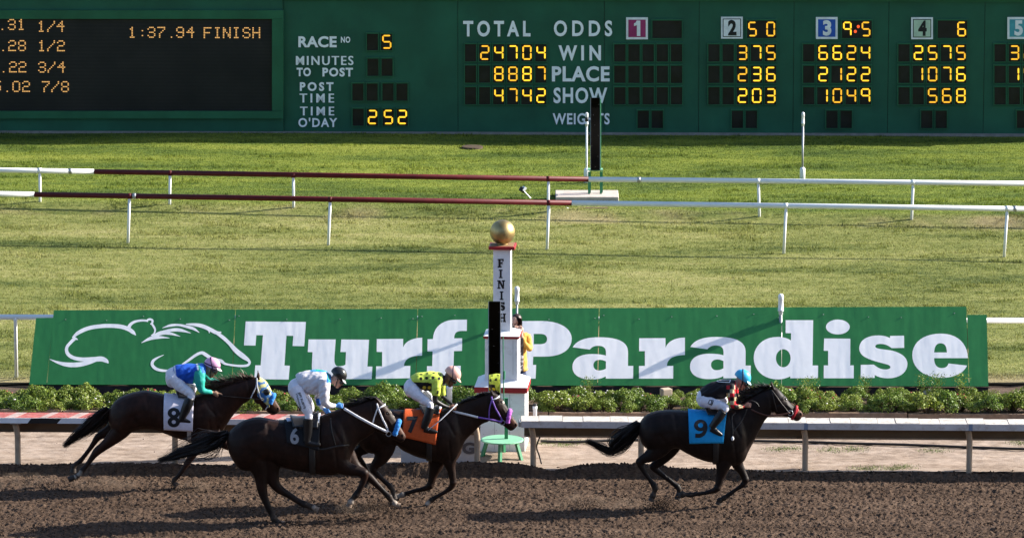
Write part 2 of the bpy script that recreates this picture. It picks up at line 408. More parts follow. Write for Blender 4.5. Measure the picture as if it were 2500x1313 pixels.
# ------------------------------------------------------------ scoreboard
M_board = mat('green_board_paint', (.012, .088, .052), .55, .3, var=.22, vs=.9, bump=.06, bs=6, dirt=(.009, .060, .040), ds=.7)
M_boardF = mat('green_frame_paint', (.015, .105, .052), .5, .3, var=.2, vs=1.2)
M_cell = mat('digit_window_black', (.010, .010, .012), .35, .3, var=.5, vs=4)
M_scr = None
def screen_mat():
    t = NT('led_screen'); t.setb(Roughness=.4, Specular_IOR_Level=.25); g = t.n('ShaderNodeNewGeometry').outputs['Position']
    w = t.n('ShaderNodeTexWave', bands_direction='Z', i_Scale=4.2); t.l(g, w.inputs[0])
    f = t.noise(g, .8, 5, .6); c = t.ramp(f, [(.35, (.008, .009, .014)), (.65, (.018, .018, .022))])
    t.l(t.mix(t.math('MULTIPLY', w.outputs['Fac'], .35), c, (.004, .004, .006)), t.b.inputs['Base Color']); return t.m
M_scr = screen_mat()
M_let = mat('board_letter_white', (.82, .85, .88), .6, .2, var=.06)
M_digits = [emit('lamp_amber', (1.0, .56-.02*k, .03), .58-.06*k) for k in range(4)]; M_led = emit('led_amber', (.95, .50, .16), .28); M_red = emit('lamp_red', (1.0, .09, .02), .5)
BA = on_z(0, 323.5, Z_TURF); BB = on_z(2500, 331.5, Z_TURF); bx = (BB-BA); bx /= np.linalg.norm(bx); bn = np.array((bx[1], -bx[0], 0.0)); BYAW = math.atan2(bx[1], bx[0])
def sp(u, v, off=0.0): return on_plane(u, v, BA+bn*off, bn)
board = empty('scoreboard', tuple((BA+BB)/2), 'long dark green tote scoreboard with lit amber numbers across the infield', 'scoreboard')
TOPZ = 3.42; BD = .5
def slab(name, u0, u1, z0, z1, off, thick, m, parent=board, bevel=0.0):
    p0 = sp(u0, 200, off); p1 = sp(u1, 200, off); a = MB(); q = bn*thick
    v = [(p0[0], p0[1], z0), (p1[0], p1[1], z0), (p1[0]-q[0], p1[1]-q[1], z0), (p0[0]-q[0], p0[1]-q[1], z0)]
    a.hexa(v, [(x, y, z1) for x, y, _ in v]); return a.build(name, m, parent, bevel=bevel)
seams = [-420, 692, 1118, 1475, 1706, 1937, 2168, 2402, 2640, 2900]
for a0, a1 in zip(seams[:-1], seams[1:]):
    off = .05 if a0 == -420 else 0.0
    slab('panel', a0+.6, a1-.6, Z_TURF-.05, TOPZ-.22, off, BD, M_board)
slab('backing', -425, 2905, Z_TURF-.04, TOPZ-.23, -.02, .3, M_cell)
slab('top_beam', -430, 2910, TOPZ-.22, TOPZ, .10, BD+.1, M_boardF)
slab('ledge', 692, 2900, TOPZ-.275, TOPZ-.222, .05, .05, M_boardF)
slab('plinth', -430, 2910, Z_TURF-.05, Z_TURF+.045, .11, .1, mat('grey_concrete', (.20, .19, .18), .9, .2, var=.2))
def zat(v, off=0.0): return sp(1250, v, off)[2]
def rect(mb, u0, v0, u1, v1, off, m=0): mb.add([sp(u0, v1, off), sp(u1, v1, off), sp(u1, v0, off), sp(u0, v0, off)], [(0, 1, 2, 3)], m)
def bar(name, u0, v0, u1, v1, off, thick, m, parent):
    a = MB(); q = -bn*thick; b = [sp(u0, v1, off), sp(u1, v1, off), sp(u1, v0, off), sp(u0, v0, off)]
    a.hexa(b, [x+q for x in b]); return a.build(name, m, parent)
scr = bar('message_screen', -420, 46, 664, 273, .055, .05, M_scr, board)
bar('frame_rail', -420, 26, 692, 47, .12, .06, M_boardF, board); bar('frame_rail', -420, 272, 692, 290, .12, .06, M_boardF, board)
bar('frame_stile', 664, 47.5, 692, 271.5, .118, .06, M_boardF, board)
G57 = {'0': '0e11111111110e', '1': '040c040404040e', '2': '0e11010e10101f', '3': '0e11010e01110e', '4': '02060a1f020202', '5': '1f101e0101110e', '7': '1f010204080808', '8': '0e11110e11110e', '9': '0e11110f01110e',
       '/': '01010204081010', '.': '00000000000004', ':': '00000400000400', 'F': '1f10101e101010', 'I': '0e04040404040e', 'N': '11191915131311', 'S': '0e11100e01110e', 'H': '1111111f111111'}
def led(s, xs, y0, dx=3.9, dy=3.95):
    for ch, x0 in zip(s, xs):
        g = G57[ch]; a = MB(); rows = [int(g[2*i:2*i+2], 16) for i in range(7)]
        for j, rw in enumerate(rows):
            for i in range(5):
                if rw >> (4-i) & 1: rect(a, x0+i*dx+.3, y0+j*dy+.5, x0+i*dx+3.5, y0+j*dy+3.1, .062)
        a.build('led_character', M_led, scr)
led('.31', (-4, 19, 42), 47); led('1/4', (91, 115, 138), 51.5)
led('.28', (-2, 20, 44), 98.5); led('1/2', (92, 115, 139), 99)
led('.22', (-1, 22, 45), 150.5); led('3/4', (93, 116, 140), 151)
led('5.02', (-17, 8, 30, 54), 198); led('7/8', (102, 125, 149), 198.5)
led('1:37.94', (313, 338, 360, 384, 409, 430, 455), 66); led('FINISH', (497, 521, 544, 567, 592, 616), 67)
SEG = {'0': 'abcdef', '1': 'bc', '2': 'abged', '3': 'abgcd', '4': 'fgbc', '5': 'afgcd', '6': 'afgedc', '7': 'abc', '8': 'abcdefg', '9': 'abcfg'}
def digit(ch, x0, y0, x1, y1, parent):
    """seven segments of staggered lamps as bars with pointed ends"""
    a = MB(); w = 3.3; xm0, xm1 = x0+w, x1-w; ym = (y0+y1)/2
    hs = {'a': (xm0, xm1, y0+w/2), 'g': (xm0, xm1, ym), 'd': (xm0, xm1, y1-w/2)}; vs = {'f': (x0+w/2, y0+w, ym-w*.5), 'b': (x1-w/2, y0+w, ym-w*.5), 'e': (x0+w/2, ym+w*.5, y1-w), 'c': (x1-w/2, ym+w*.5, y1-w)}
    for s in SEG[ch]:
        h = w/2*1.12
        if s in hs:
            p, q, y = hs[s]; P = [(p-1, y), (p+1, y-h), (q-1, y-h), (q+1, y), (q-1, y+h), (p+1, y+h)]
        else:
            x, p, q = vs[s]; P = [(x, p-1), (x+h, p+1), (x+h, q-1), (x, q+1), (x-h, q-1), (x-h, p+1)]
        a.add([sp(u, v, .020) for u, v in P], [tuple(reversed(range(6)))])
    a.build('lit_digit', random.choice(M_digits), parent)
def window(x0, y0, x1, y1, chars='', fit=None):
    base = bar('digit_window', x0, y0, x1, y1, .012, .004, M_cell, board)
    m = MB()
    for q in ((x0-2.2, y0-3, x1+2.2, y0), (x0-2.2, y1, x1+2.2, y1+1.6), (x0-2.2, y0, x0, y1), (x1, y0, x1+2.2, y1)):
        b = [sp(q[0], q[3], .04), sp(q[2], q[3], .04), sp(q[2], q[1], .04), sp(q[0], q[1], .04)]; m.hexa(b, [p-bn*.05 for p in b])
    m.build('window_frame', M_boardF, base)
    H = y1-y0
    for ch, (a, b) in zip(chars, fit or [(x0+.12*(x1-x0), x1-.08*(x1-x0))]):
        if ch != ' ': digit(ch, a, y0+.07*H, b, y1-.11*H, base)
    return base
def B(x): return 680+x/3.5714
def Bv(y): return y/3.5714
for s, y0, y1, xs in ((' 5', 297, 443, (770, 893)), ('  ', 513, 665, (774, 897)), ('    ', 730, 882, (643, 767, 905, 1027)), (' 252', 950, 1100, (645, 768, 907, 1029))):
    for ch, x in zip(s, xs): window(B(x), Bv(y0), B(x+98), Bv(y1), ch)
for s, y0 in ((' 24704', 388), ('  8887', 573), ('  4742', 762)):
    for i, ch in enumerate(s): window(B(1625+122.6*i), Bv(y0), B(1723+122.6*i), Bv(y0+152), ch)
def Cx(x): return 1300+x/3.7516
def Dx(x): return 1900+x/3.7517
def Cv(y): return y/3.7516
rows_y = ((408, 568), (604, 764), (801, 961))
for T, x0, vals, odds, owin, wts, plate in (
        (Cx, 748, ('     ', '     ', '     '), '  ', (1098, 1368), (962, 1090), (858, 163)), (Cx, 1610, ('  375', '  236', '  203'), '50', (1965, 2235), (1825, 1952), (1727, 157)),
        (Dx, 227, (' 6624', ' 2122', ' 1049'), '95', (583, 857), (440, 570), (345, 160)), (Dx, 1100, (' 2575', ' 1076', '  568'), ' 6', (1460, 1733), (1308, 1440), (1218, 162)),
        (Dx, 1980, (' 3250', ' 1480', '  720'), '12', (2340, 2610), (2185, 2315), (2099, 160))):
    for (y0, y1), s in zip(rows_y, vals):
        for i, ch in enumerate(s): window(T(x0+129.6*i), Cv(y0), T(x0+129.6*i+105), Cv(y1), ch)
    a, b = owin
    ow = window(T(a), Cv(191), T(b), Cv(353), odds, [(T(a+12), T(a+88)), (T(b-92), T(b-14))])
    if odds == '95':
        for x, y in ((733, 246), (706, 291)):
            d = MB(); d.add([sp(Dx(x)+3.6*math.cos(k*.6283), Cv(y)+3.9*math.sin(k*.6283), .021) for k in range(10)], [tuple(reversed(range(10)))]); d.build('lit_dot', M_red, ow)
    for w in wts: window(T(w), Cv(1015), T(w+105), Cv(1177))
    px, py = plate; k = '12345'[[858, 1727, 345, 1218, 2099].index(px)]
    fld = {'1': (.30, .03, .12), '2': None, '3': (.02, .09, .42), '4': (.42, .55, .42), '5': (.06, .30, .36)}[k]
    pl = bar('number_plate', T(px), Cv(py), T(px+199), Cv(py+200), .03, .03, mat('plate_white', (.72, .74, .76), .5), board)
    m = MB(); ins = 20
    if k in '24':
        rect(m, T(px+ins-4), Cv(py+ins-4), T(px+199-ins+4), Cv(py+200-ins+4), .034); m.build('plate_border', mat('plate_black', (.012, .012, .015), .5), pl); m = MB()
        rect(m, T(px+ins+3), Cv(py+ins+3), T(px+199-ins-3), Cv(py+200-ins-3), .038); m.build('plate_field', mat('plate_field', fld or (.72, .74, .76), .5), pl)
    else:
        rect(m, T(px+ins), Cv(py+ins), T(px+199-ins), Cv(py+200-ins), .034); m.build('plate_field', mat('plate_field', fld, .5), pl)
    v, f = (np.array(((.42,0),(1,0),(1,1),(.45,1),(.45,.30),(0,.36),(0,.18),(.25,.14))), [(0,1,2,3,4,7),(4,5,6,7)]) if k == '1' else text(k, .045); x0n, x1n = (px+64, px+142) if k != '1' else (px+72, px+130)
    m = MB(); m.add([sp(a_, b_, .042) for a_, b_ in to_box(v, T(x0n), Cv(py+28), T(x1n), Cv(py+170))], f); m.build('numeral', mat('numeral_paint', (.014, .014, .016) if k in '24' else (.72, .74, .76), .5), pl, fix=False)
def words(s, x0, y0, x1, y1, bold=.012, space=1.25, off=.022):
    v, f = text(s, .004 if 'M' in s else bold*1.7+.008, space); m = MB()
    for k in ((-.75, 0), (.75, .0012)) if 'M' in s else ((0, 0),): m.add([sp(a_, b_, off+k[1]) for a_, b_ in to_box(v, x0+.75+k[0], y0, x1-.75+k[0], y1)], f)
    return m.build('lettering', M_let, board, fix=False)
for s, x0, y0, x1, y1, bo, spc in (('RACE', 170, 318, 510, 416, .017, 1.05), ('NO', 541, 322, 628, 376, .015, 1.1), ('MINUTES', 151, 490, 654, 570, .006, 1.25), ('TO', 155, 592, 285, 668, .02, 1.15), ('POST', 380, 592, 652, 670, .02, 1.2),
                                ('POST', 183, 718, 482, 796, .02, 1.45), ('TIME', 183, 818, 485, 896, .006, 1.45), ('TIME', 187, 932, 486, 1008, .006, 1.45), ("O'DAY", 170, 1028, 515, 1110, .012, 1.2), ('TOTAL', 1607, 183, 2200, 322, .015, 1.5)):
    words(s, B(x0), Bv(y0), B(x1), Bv(y1), bo, spc)
for s, x0, y0, x1, y1, bo, spc in (('ODDS', 193, 190, 733, 336, .012, 1.5), ('WIN', 235, 418, 630, 557, .015, 1.5), ('PLACE', 175, 608, 710, 750, .015, 1.1), ('SHOW', 190, 803, 688, 948, .012, 1.15), ('WEIGHTS', 182, 1038, 710, 1142, .010, 1.12)):
    words(s, Cx(x0), Cv(y0), Cx(x1), Cv(y1), bo, spc)
# ------------------------------------------------------------ rails
M_wht = mat('white_rail_paint', (.74, .75, .76), .35, .5, var=.06, vs=3)
M_rail_red = mat('dark_red_rail_paint', (.085, .007, .010), .5, .2, var=.25, vs=5)
M_steel = mat('grey_steel', (.32, .33, .35), .4, .5, metal=.6)
def turf_rail(label, line, z_of, posts, red, joints, r):
    """line(u)->v of the top; posts (u_top, u_base, v_base)"""
    p0 = on_z(posts[0][1], posts[0][2], Z_TURF); p1 = on_z(posts[-1][1], posts[-1][2], Z_TURF)
    dirn = (p1-p0)/np.linalg.norm(p1-p0); nrm = np.array((dirn[1], -dirn[0], 0.0))
    def P(u, v): return on_plane(u, v, p0, nrm)
    root = empty('racing_rail', tuple((p0+p1)/2), label, 'rail fence', 'turf course rails')
    def pipe(u0, u1, m):
        a = P(u0, line(u0)); b = P(u1, line(u1)); MB().tube([a, b], r, 14, ref=(0, 0, 1)).build('rail_pipe', m, root, True)
    pipe(-260, red[0], M_wht); pipe(red[0]+.2, red[1], M_rail_red); pipe(red[1]+.2, 2760, M_wht)
    for u in joints:
        a = P(u-4, line(u-4)); b = P(u+4, line(u+4)); MB().tube([a, b], r*1.13, 14, ref=(0, 0, 1)).build('sleeve', M_steel, root, True)
    for ut, ub, vb in posts:
        t = P(ut, line(ut)); b = P(ub, vb); b = b-np.array((0, 0, .06)); t = t+np.array((0, 0, -r*.6))
        po = MB().tube([b, t], .027, 10).build('post', M_wht, root, True)
        c = P(ut, line(ut)); MB().tube([c-dirn*.035, c+dirn*.035], r*1.1, 12, ref=(0, 0, 1)).build('clamp', M_rail_red if red[0] < ut < red[1] else M_wht, po, True)
nl = lambda u: 473.5+u*(510-473.5)/2500+2.0*math.sin(math.pi*u/2500)*(1 if u < 2500 else 0)
turf_rail('nearer turf rail, dark red in the middle, low posts leaning on worn grass', nl, None,
          [(-175, -179, 587), (316, 312, 595), (806, 801, 604), (1340, 1335, 612), (1919, 1913, 620), (2459, 2451, 627)], (84, 1396), (328, 2478), .050)
fl = lambda u: 415+u*(447.5-415)/2500+4.5*math.sin(math.pi*max(0, min(u, 2500))/2500)
turf_rail('farther turf rail, dark red in the middle, upright posts along the infield edge', fl, None,
          [(-230, -229, 501), (97, 98, 505), (415, 414, 509), (716, 717, 516), (1339, 1338, 527), (1851, 1855, 538), (2229, 2225, 543), (2620, 2618, 549)], (230, 1437), (172, 1560), .050)
# white rail behind the banner
root = empty('racing_rail', (0, 7.9, Z_TURF), 'all white turf rail running behind the long green banner', 'rail fence', 'turf course rails')
a = on_y(-200, 773, 7.95); b = on_y(2700, 783, 7.75); MB().tube([a, b], .045, 14, ref=(0, 0, 1)).build('rail_pipe', M_wht, root, True)
for k, u in enumerate((38, 480, 920, 1370, 1800, 2640)):
    t = a+(b-a)*((u+200)/2900); MB().tube([(t[0], t[1], Z_TURF-.05), (t[0], t[1], t[2]-.08), (t[0], t[1]-.01, t[2])], [.03, .03, .042], 12).build('post', M_wht, root, True)

# inner rail of the dirt track: a wide hood on goose-neck posts
M_hood = mat('weathered_white_rail', (.55, .51, .50), .55, .3, var=.12, vs=5, dirt=(.28, .21, .16), ds=7)
M_hoodtop = mat('rail_top_worn_white', (.50, .46, .41), .6, .3, var=.2, vs=9, dirt=(.07, .05, .035), ds=16)
M_hoodred = mat('rail_top_worn_red', (.33, .085, .075), .7, .2, var=.3, vs=9, dirt=(.42, .32, .28), ds=14)
M_hoodtop2 = mat('rail_top_dusty_white', (.38, .28, .26), .7, .2, var=.2, vs=9, dirt=(.12, .08, .06), ds=14)
M_blk = mat('black_paint', (.012, .012, .013), .5, .4, var=.3)
M_white2 = mat('fresh_white_paint', (.76, .76, .78), .45, .4, var=.08)
M_post = mat('dusty_cream_post', (.40, .30, .215), .6, .3, var=.18, vs=8)
M_skirt = mat('tan_skirt_board', (.17, .125, .085), .7, .2, var=.2, vs=4, dirt=(.10, .07, .05))
RY = lambda x: 1.97-.032*x                                     # front edge of the hood
def hood_z(u): return on_y(u, 1021.5+.006*u, RY(on_y(u, 1030, 1.6)[0]))[2]
HZ = .840
def seg(name, x0, x1, m, root, y0, y1, z0, z1, bev=0.0):
    """a board along the rail between offsets y0..y1 from its front edge"""
    b = [(x0, RY(x0)+y0, z0), (x1, RY(x1)+y0, z0), (x1, RY(x1)+y1, z0), (x0, RY(x0)+y1, z0)]
    return MB().hexa(b, [(p[0], p[1], z1) for p in b]).build(name, m, root, bevel=bev)
def XU(u): return on_y(u, 1035, RY(on_y(u, 1035, 1.9)[0]))[0]
def gooseneck(root, u, dark=False):
    x = XU(u); yb = RY(x)+.17; pts = [(x, yb, -.05), (x, yb, .40), (x, yb-.01, .52), (x-.012, yb-.03, .63), (x-.03, yb-.05, HZ-.13)]
    MB().tube(crom(pts, 4), [.046]*(4*4+1), 12, flat=.8).build('post', M_post, root, True)
    MB().box((x, yb+.12, .36), (.05, .05, .80), m=0).build('rear_post', M_skirt, root)
    MB().box((x-.02, RY(x)+.14, HZ-.10), (.16, .22, .02)).build('bracket', M_steel, root)
left = empty('safety_rail', (XU(500), RY(-3)+.2, Z_AP), 'inner rail with black and white striped edge and red top, left of the finish', 'rail', 'inner track rails')
right = empty('safety_rail', (XU(1900), RY(3)+.2, Z_AP), 'inner rail with plain weathered white edge, right of the finish', 'rail', 'inner track rails')
# left: white face with slanted black stripes, red and white top
xe = XU(1172); xl = XU(-330)
L = seg('face', xl, xe, M_white2, left, 0, .012, HZ-.088, HZ-.004)
for k in range(10):
    u0 = 67+k*186; u0 = u0-186*2
    if u0 > 1120: break
    a0, a1, b0, b1 = XU(u0), XU(min(u0+72, 1170)), XU(u0+10), XU(min(u0+84, 1170))
    y = lambda x: RY(x)-.002
    MB().add([(a0, y(a0), HZ-.088), (a1, y(a1), HZ-.088), (b1, y(b1), HZ-.004), (b0, y(b0), HZ-.004)], [(0, 1, 2, 3)]).build('black_stripe', M_blk, L)
u = -330; kc = 0
while u < 1165:
    w = (52, 22, 44, 26, 60, 18)[kc % 6]; u1 = min(u+w, 1172); xa, xb = XU(u)+.003, XU(u1)-.003; sk = .16; z = HZ+.003*math.sin(u)
    b = [(xa, RY(xa)+.013, z-.014), (xb, RY(xb)+.013, z-.014), (xb+sk, RY(xb)+.40, z-.014), (xa+sk, RY(xa)+.40, z-.014)]
    MB().hexa(b, [(p[0], p[1], z) for p in b]).build('cover_panel', M_hoodtop2 if kc % 2 else M_hoodred, left); u = u1; kc += 1
seg('skirt', xl, xe, M_skirt, left, .385, .40, HZ-.285, HZ-.02); seg('lower_lip', xl, xe, M_skirt, left, .36, .41, HZ-.305, HZ-.287)
for u in (-345, 40, 425, 806, 1165): gooseneck(left, u)
# right: plain worn rail, debris on its top
x0 = XU(1272); xr = XU(2830)
R_ = seg('face', x0, xr, M_hood, right, 0, .012, HZ-.105, HZ-.004)
u = 1272; k = 0
while u < 2820:
    w = (44, 58, 50, 66)[k % 4]; u1 = u+w; z = .004*math.sin(k*2.3)
    seg('cover_panel', XU(u)+.003, XU(u1)-.003, M_hoodtop, right, .013, .40+.02*math.sin(k*1.7), HZ-.014+z, HZ+z); u = u1; k += 1
seg('skirt', x0+.05, xr, M_skirt, right, .385, .40, HZ-.31, HZ-.02); seg('lower_lip', x0+.05, xr, M_post, right, .36, .41, HZ-.335, HZ-.312)
for u in (1968, 2370, 2770):
    seg('joint_plate', XU(u)-.03, XU(u)+.03, mat('blue_grey_plate', (.18, .22, .30), .5), right, -.004, .0, HZ-.106, HZ-.003)
MB().box((x0-.02, RY(x0)+.10, HZ-.05), (.045, .22, .085)).build('end_cap', M_steel, right, bevel=.01)
for u in (1302, 1566, 1968, 2370, 2770): gooseneck(right, u)
tag(MB().tube(crom([on_y(u, v, RY(on_y(u, v, 1.6)[0])+.28) for u, v in ((1318, 1066), (1310, 1090), (1316, 1110), (1322, 1132))], 4), .012, 6).build('cable', M_blk, right, True))

# ------------------------------------------------------------ flower bed: edging planks, shrubs, stones
M_plank = mat('weathered_plank', (.26, .175, .12), .8, .2, var=.25, vs=10, bump=.3, bs=30)
ed = empty('bed_edging', (0, 5.0, Z_AP), 'low weathered timber edging along the front of the flower bed', 'edging')
u = -420; k = 0
while u < 2900:
    w = (262, 310, 285, 330)[k % 4]; a = on_y(u+1.5, 1003, 5.0); b = on_y(u+w-1.5, 1003, 5.0); zt = .345+.008*math.sin(k*1.9)-.0035*(a[0])
    MB().hexa([(a[0], 4.98, .12), (b[0], 4.98, .12), (b[0], 5.03, .12), (a[0], 5.03, .12)], [(a[0], 4.98, zt), (b[0], 4.98, zt-.004), (b[0], 5.03, zt-.004), (a[0], 5.03, zt)]).build('plank', M_plank, ed, bevel=.006); u += w; k += 1
def leaf_mat(name, a, b):
    t = NT(name); t.setb(Roughness=.45, Specular_IOR_Level=.35); at = t.n('ShaderNodeAttribute', attribute_name='tint')
    oi = t.n('ShaderNodeObjectInfo'); c = t.mix(oi.outputs['Random'], a, b); c = t.mix(1.0, c, at.outputs['Color'], 'MULTIPLY'); t.l(c, t.b.inputs['Base Color'])
    tr = t.n('ShaderNodeBsdfTranslucent'); t.l(c, tr.inputs[0]); mx = t.n('ShaderNodeMixShader', i_0=.3); t.l(t.b.outputs[0], mx.inputs[1]); t.l(tr.outputs[0], mx.inputs[2]); t.l(mx.outputs[0], t.o.inputs[0]); return t.m
M_leaf = leaf_mat('shrub_leaves', (.105, .170, .026), (.185, .235, .038))
M_stem = mat('shrub_stems', (.09, .06, .035), .8)
M_bl = {'red': mat('red_blossom', (.35, .03, .04), .6), 'white': mat('white_blossom', (.7, .66, .62), .6)}
def shrub_mesh(seed, n=2000, sprig=False):
    r = np.random.default_rng(seed); k = 16; heads = []
    for _ in range(k):
        a = r.uniform(0, 6.28); q = .19*math.sqrt(r.random()); heads.append((q*math.cos(a), q*math.sin(a), r.uniform(.05, .13)+.14*(1-(q/.21)**2), r.uniform(.065, .10)))
    V = []; Fc = []; C = []
    for i in range(n):
        if sprig:
            t = r.random(); x, y = r.normal(0, .06), r.normal(0, .06); p = np.array((x*(.5+t), y*(.5+t), .04+.42*t)); nrm = r.normal(0, 1, 3); hr = 1
        else:
            hx, hy, hz, hr = heads[i % k]; d = r.normal(0, 1, 3); d[2] = abs(d[2])*.9-.15; d /= np.linalg.norm(d); p = np.array((hx, hy, hz))+d*hr*r.uniform(.75, 1.1); nrm = d+r.normal(0, .5, 3)
        nrm /= np.linalg.norm(nrm); t1 = np.cross(nrm, r.normal(0, 1, 3)); t1 /= np.linalg.norm(t1); t2 = np.cross(nrm, t1); l = r.uniform(.010, .021); w = l*.62; b = len(V)
        V += [p-t1*l*.6, p+t2*w+nrm*l*.12, p+t1*l, p-t2*w+nrm*l*.12]; Fc.append((b, b+1, b+2, b+3)); s = r.uniform(.45, 1.6); C += [(s*r.uniform(.9, 1.15), s, s*r.uniform(.8, 1.0))]*4
    me = bpy.data.meshes.new('foliage'); me.from_pydata([tuple(p) for p in V], [], Fc); paint(me, np.array(C)); me.materials.append(M_leaf)
    st = MB()
    for hx, hy, hz, hr in heads: st.tube([(0, 0, -.03), (hx*.4, hy*.4, hz*.5), (hx, hy, hz)], [.008, .006, .003], 5)
    sm = st.mesh('stems'); sm.materials.append(M_stem); bl = {}
    for cn in M_bl:
        m = MB()
        for _ in range(7):
            hx, hy, hz, hr = heads[r.integers(k)]; a = r.uniform(0, 6.28); p = (hx+hr*.95*math.cos(a)*.7, hy+hr*.95*math.sin(a)*.7, hz+hr*.8); s = r.uniform(.012, .02)
            m.sphere(p, (s, s, s*.7), 6, 4)
        bm_ = m.mesh('blossom'); bm_.materials.append(M_bl[cn]); bl[cn] = bm_
    return me, sm, bl
SH = [shrub_mesh(s) for s in range(7)]; SPR = [shrub_mesh(40+s, 420, True) for s in range(3)]
def shrub(x, y, s, var, kind, label, group, hz=1.0):
    me, sm, bl = (SPR if kind == 'sprig' else SH)[var]
    o = empty('shrub', (x, y, Z_BED-.01), label, 'shrub', group); o.rotation_euler = (0, 0, random.uniform(0, 6.28)); o.scale = (s, s, s*hz)
    for nm, q in (('foliage', me), ('stems', sm)):
        c = bpy.data.objects.new(nm, q); COL.objects.link(c); c.parent = o
    if kind in bl:
        c = bpy.data.objects.new('blossom', bl[kind]); COL.objects.link(c); c.parent = o
LM = [(-900, 'left of the banner'), (75, 'below the logo tail'), (270, 'below the logo middle'), (440, 'below the logo head'), (597, 'below the letter T'), (748, 'below the letter u'), (912, 'below the letter r'), (1040, 'below the letter f'), (1150, 'beside the finish post'), (1300, 'below the letter P'),
      (1395, 'below the first letter a'), (1555, 'below the letter r'), (1680, 'below the last letter a'), (1838, 'below the letter d'), (2005, 'below the letter i'), (2095, 'below the letter s'), (2225, 'below the letter e'), (2372, 'right of the banner')]
LM[6] = (912, 'below the first letter r'); LM[11] = (1555, 'below the second letter r')
plan = []; rr = random.Random(3)
for row, (yy, n, s0) in enumerate(((5.20, 62, 1.0), (5.56, 56, 1.05), (5.96, 50, .88), (6.36, 30, .56))):
    for i in range(n):
        x = -10.2+20.4*(i+.5+.5*(row % 2))/n+rr.uniform(-.10, .10); y = yy+rr.uniform(-.09, .09); kd = rr.choices(('plain', 'red', 'white'), (.70, .17, .13))[0]; sz = s0*rr.uniform(.72, 1.28); va = rr.randrange(7); hz = rr.uniform(.78, 1.12)
        if abs(x-.13) < .34 and 5.1 < y < 5.9: continue
        u, v = proj((x, y, Z_BED))
        if row == 3 and not (u > 1950 or u < 300 or rr.random() < .4): continue
        if row >= 2 and u < 60: continue
        if abs(u) > 4000 or u < -160 or u > 2660: continue
        plan.append([row, kd, u, x, y, sz, va, hz, [b for a, b in LM if a <= u][-1]])
for q in ((1965, 975), (2110, 968), (2250, 962), (2285, 965), (2345, 970), (1985, 972), (1436, 968)):
    p = on_z(*q, Z_BED); plan.append([4, 'sprig', q[0], p[0], min(p[1], 6.5), rr.uniform(.75, .95), rr.randrange(3), 1.0, [b for a, b in LM if a <= q[0]][-1]])
RN = ('front row', 'second row', 'third row', 'back row'); KN = {'plain': 'plain green shrub', 'red': 'shrub with dark red blossoms', 'white': 'shrub with whitish blossoms', 'sprig': 'loose upright sprig'}; ORD = ('leftmost', 'second', 'third', 'fourth', 'fifth', 'sixth')
for q in plan:
    same = sorted([p for p in plan if (p[0], p[1], p[8]) == (q[0], q[1], q[8])], key=lambda p: p[2]); k = same.index(q)
    pre = '' if len(same) == 1 else ((ORD[k]+' ' if k else 'leftmost '))
    where = 'against the black base' if q[0] == 4 else 'in the '+RN[q[0]]
    lab = pre+KN[q[1]]+' '+where+' '+q[8]
    shrub(q[3], q[4], q[5], q[6], q[1], lab, 'shrubs in the flower bed' if q[0] < 4 else 'upright sprigs by the banner', q[7])
def rock(name, u, v, Y, w, h, m, label):
    p = on_y(u, v, Y); b = MB().sphere((p[0], p[1], p[2]), (w/2, w*.4, h/2), 12, 8); V = np.array(b.v); V += .06*w*rng.normal(0, 1, V.shape)*.5; b.v = [tuple(q) for q in V]
    return top_mesh(b.build(name, m, None, True), label, 'stone')
M_stone = mat('grey_boulder', (.33, .30, .28), .85, .2, var=.2, vs=14, bump=.3, bs=40)
rock('boulder', 2268, 960, 6.45, .22, .14, M_stone, 'rounded grey boulder lying in the flower bed below the end of the banner')
rock('stone', 1402, 968, 6.3, .14, .09, M_stone, 'small pale stone in the flower bed just right of the finish post')
rock('stone', 948, 958, 6.35, .12, .10, M_stone, 'small pale stone in the flower bed behind the black riding helmet')
rock('stone', 2065, 962, 6.4, .09, .05, M_stone, 'tiny whitish stone among the shrubs below the letter d of the banner')
top_mesh(MB().box(tuple(on_y(1626, 957, 6.2)), (.17, .14, .13), rz=.4).build('block', mat('beige_block', (.42, .34, .26), .9, .15, var=.2, vs=9), None, bevel=.012), 'beige stone block standing among the shrubs left of the blue cap', 'block')

# ------------------------------------------------------------ the long banner
TILT = R(34)
A0 = on_y(71, 938, 6.80); A1 = on_y(2413, 942.5, 6.66); ax = A1-A0; ax /= np.linalg.norm(ax); ay = np.array((0, math.sin(TILT), math.cos(TILT))); ay -= ax*np.dot(ax, ay); ay /= np.linalg.norm(ay); an = np.cross(ax, ay)
if an[1] > 0: an = -an
def bp(u, v, off=0.0): return on_plane(u, v, A0+an*off, an)
def vinyl(name, c, var, em=0):
    t = NT(name); t.setb(Roughness=.38, Specular_IOR_Level=.4); g = t.n('ShaderNodeNewGeometry').outputs['Position']
    f = t.noise(g, 7, 5); t.l(t.mix(1.0, c, t.ramp(f, [(.3, (1-var,)*3), (.7, (1+var,)*3)]), 'MULTIPLY'), t.b.inputs['Base Color'])
    h = t.math('ADD', t.math('MULTIPLY', t.noise(t.mapv(g, (1, .25, .25)), 1.5, 3), 1.0), t.math('MULTIPLY', t.noise(g, 9, 3), .06)); t.bump(h, .36, .05); return t.m
M_ban = vinyl('green_vinyl', (.023, .165, .046), .07); M_banw = vinyl('white_vinyl', (.90, .89, .90), .03)
ban = empty('banner', tuple((A0+A1)/2-np.array((0, 0, .12))), 'long leaning green banner with white racetrack name and horse logo', 'banner')
tops = lambda u: 757+(u-131)*(748-757)/(2360-131)
edges = [(131, 114), (575, 566), (1020, 1015), (1463, 1459), (1909, 1908), (2360, 2366)]
bot = lambda u: 938+(u-71)*4.5/2342
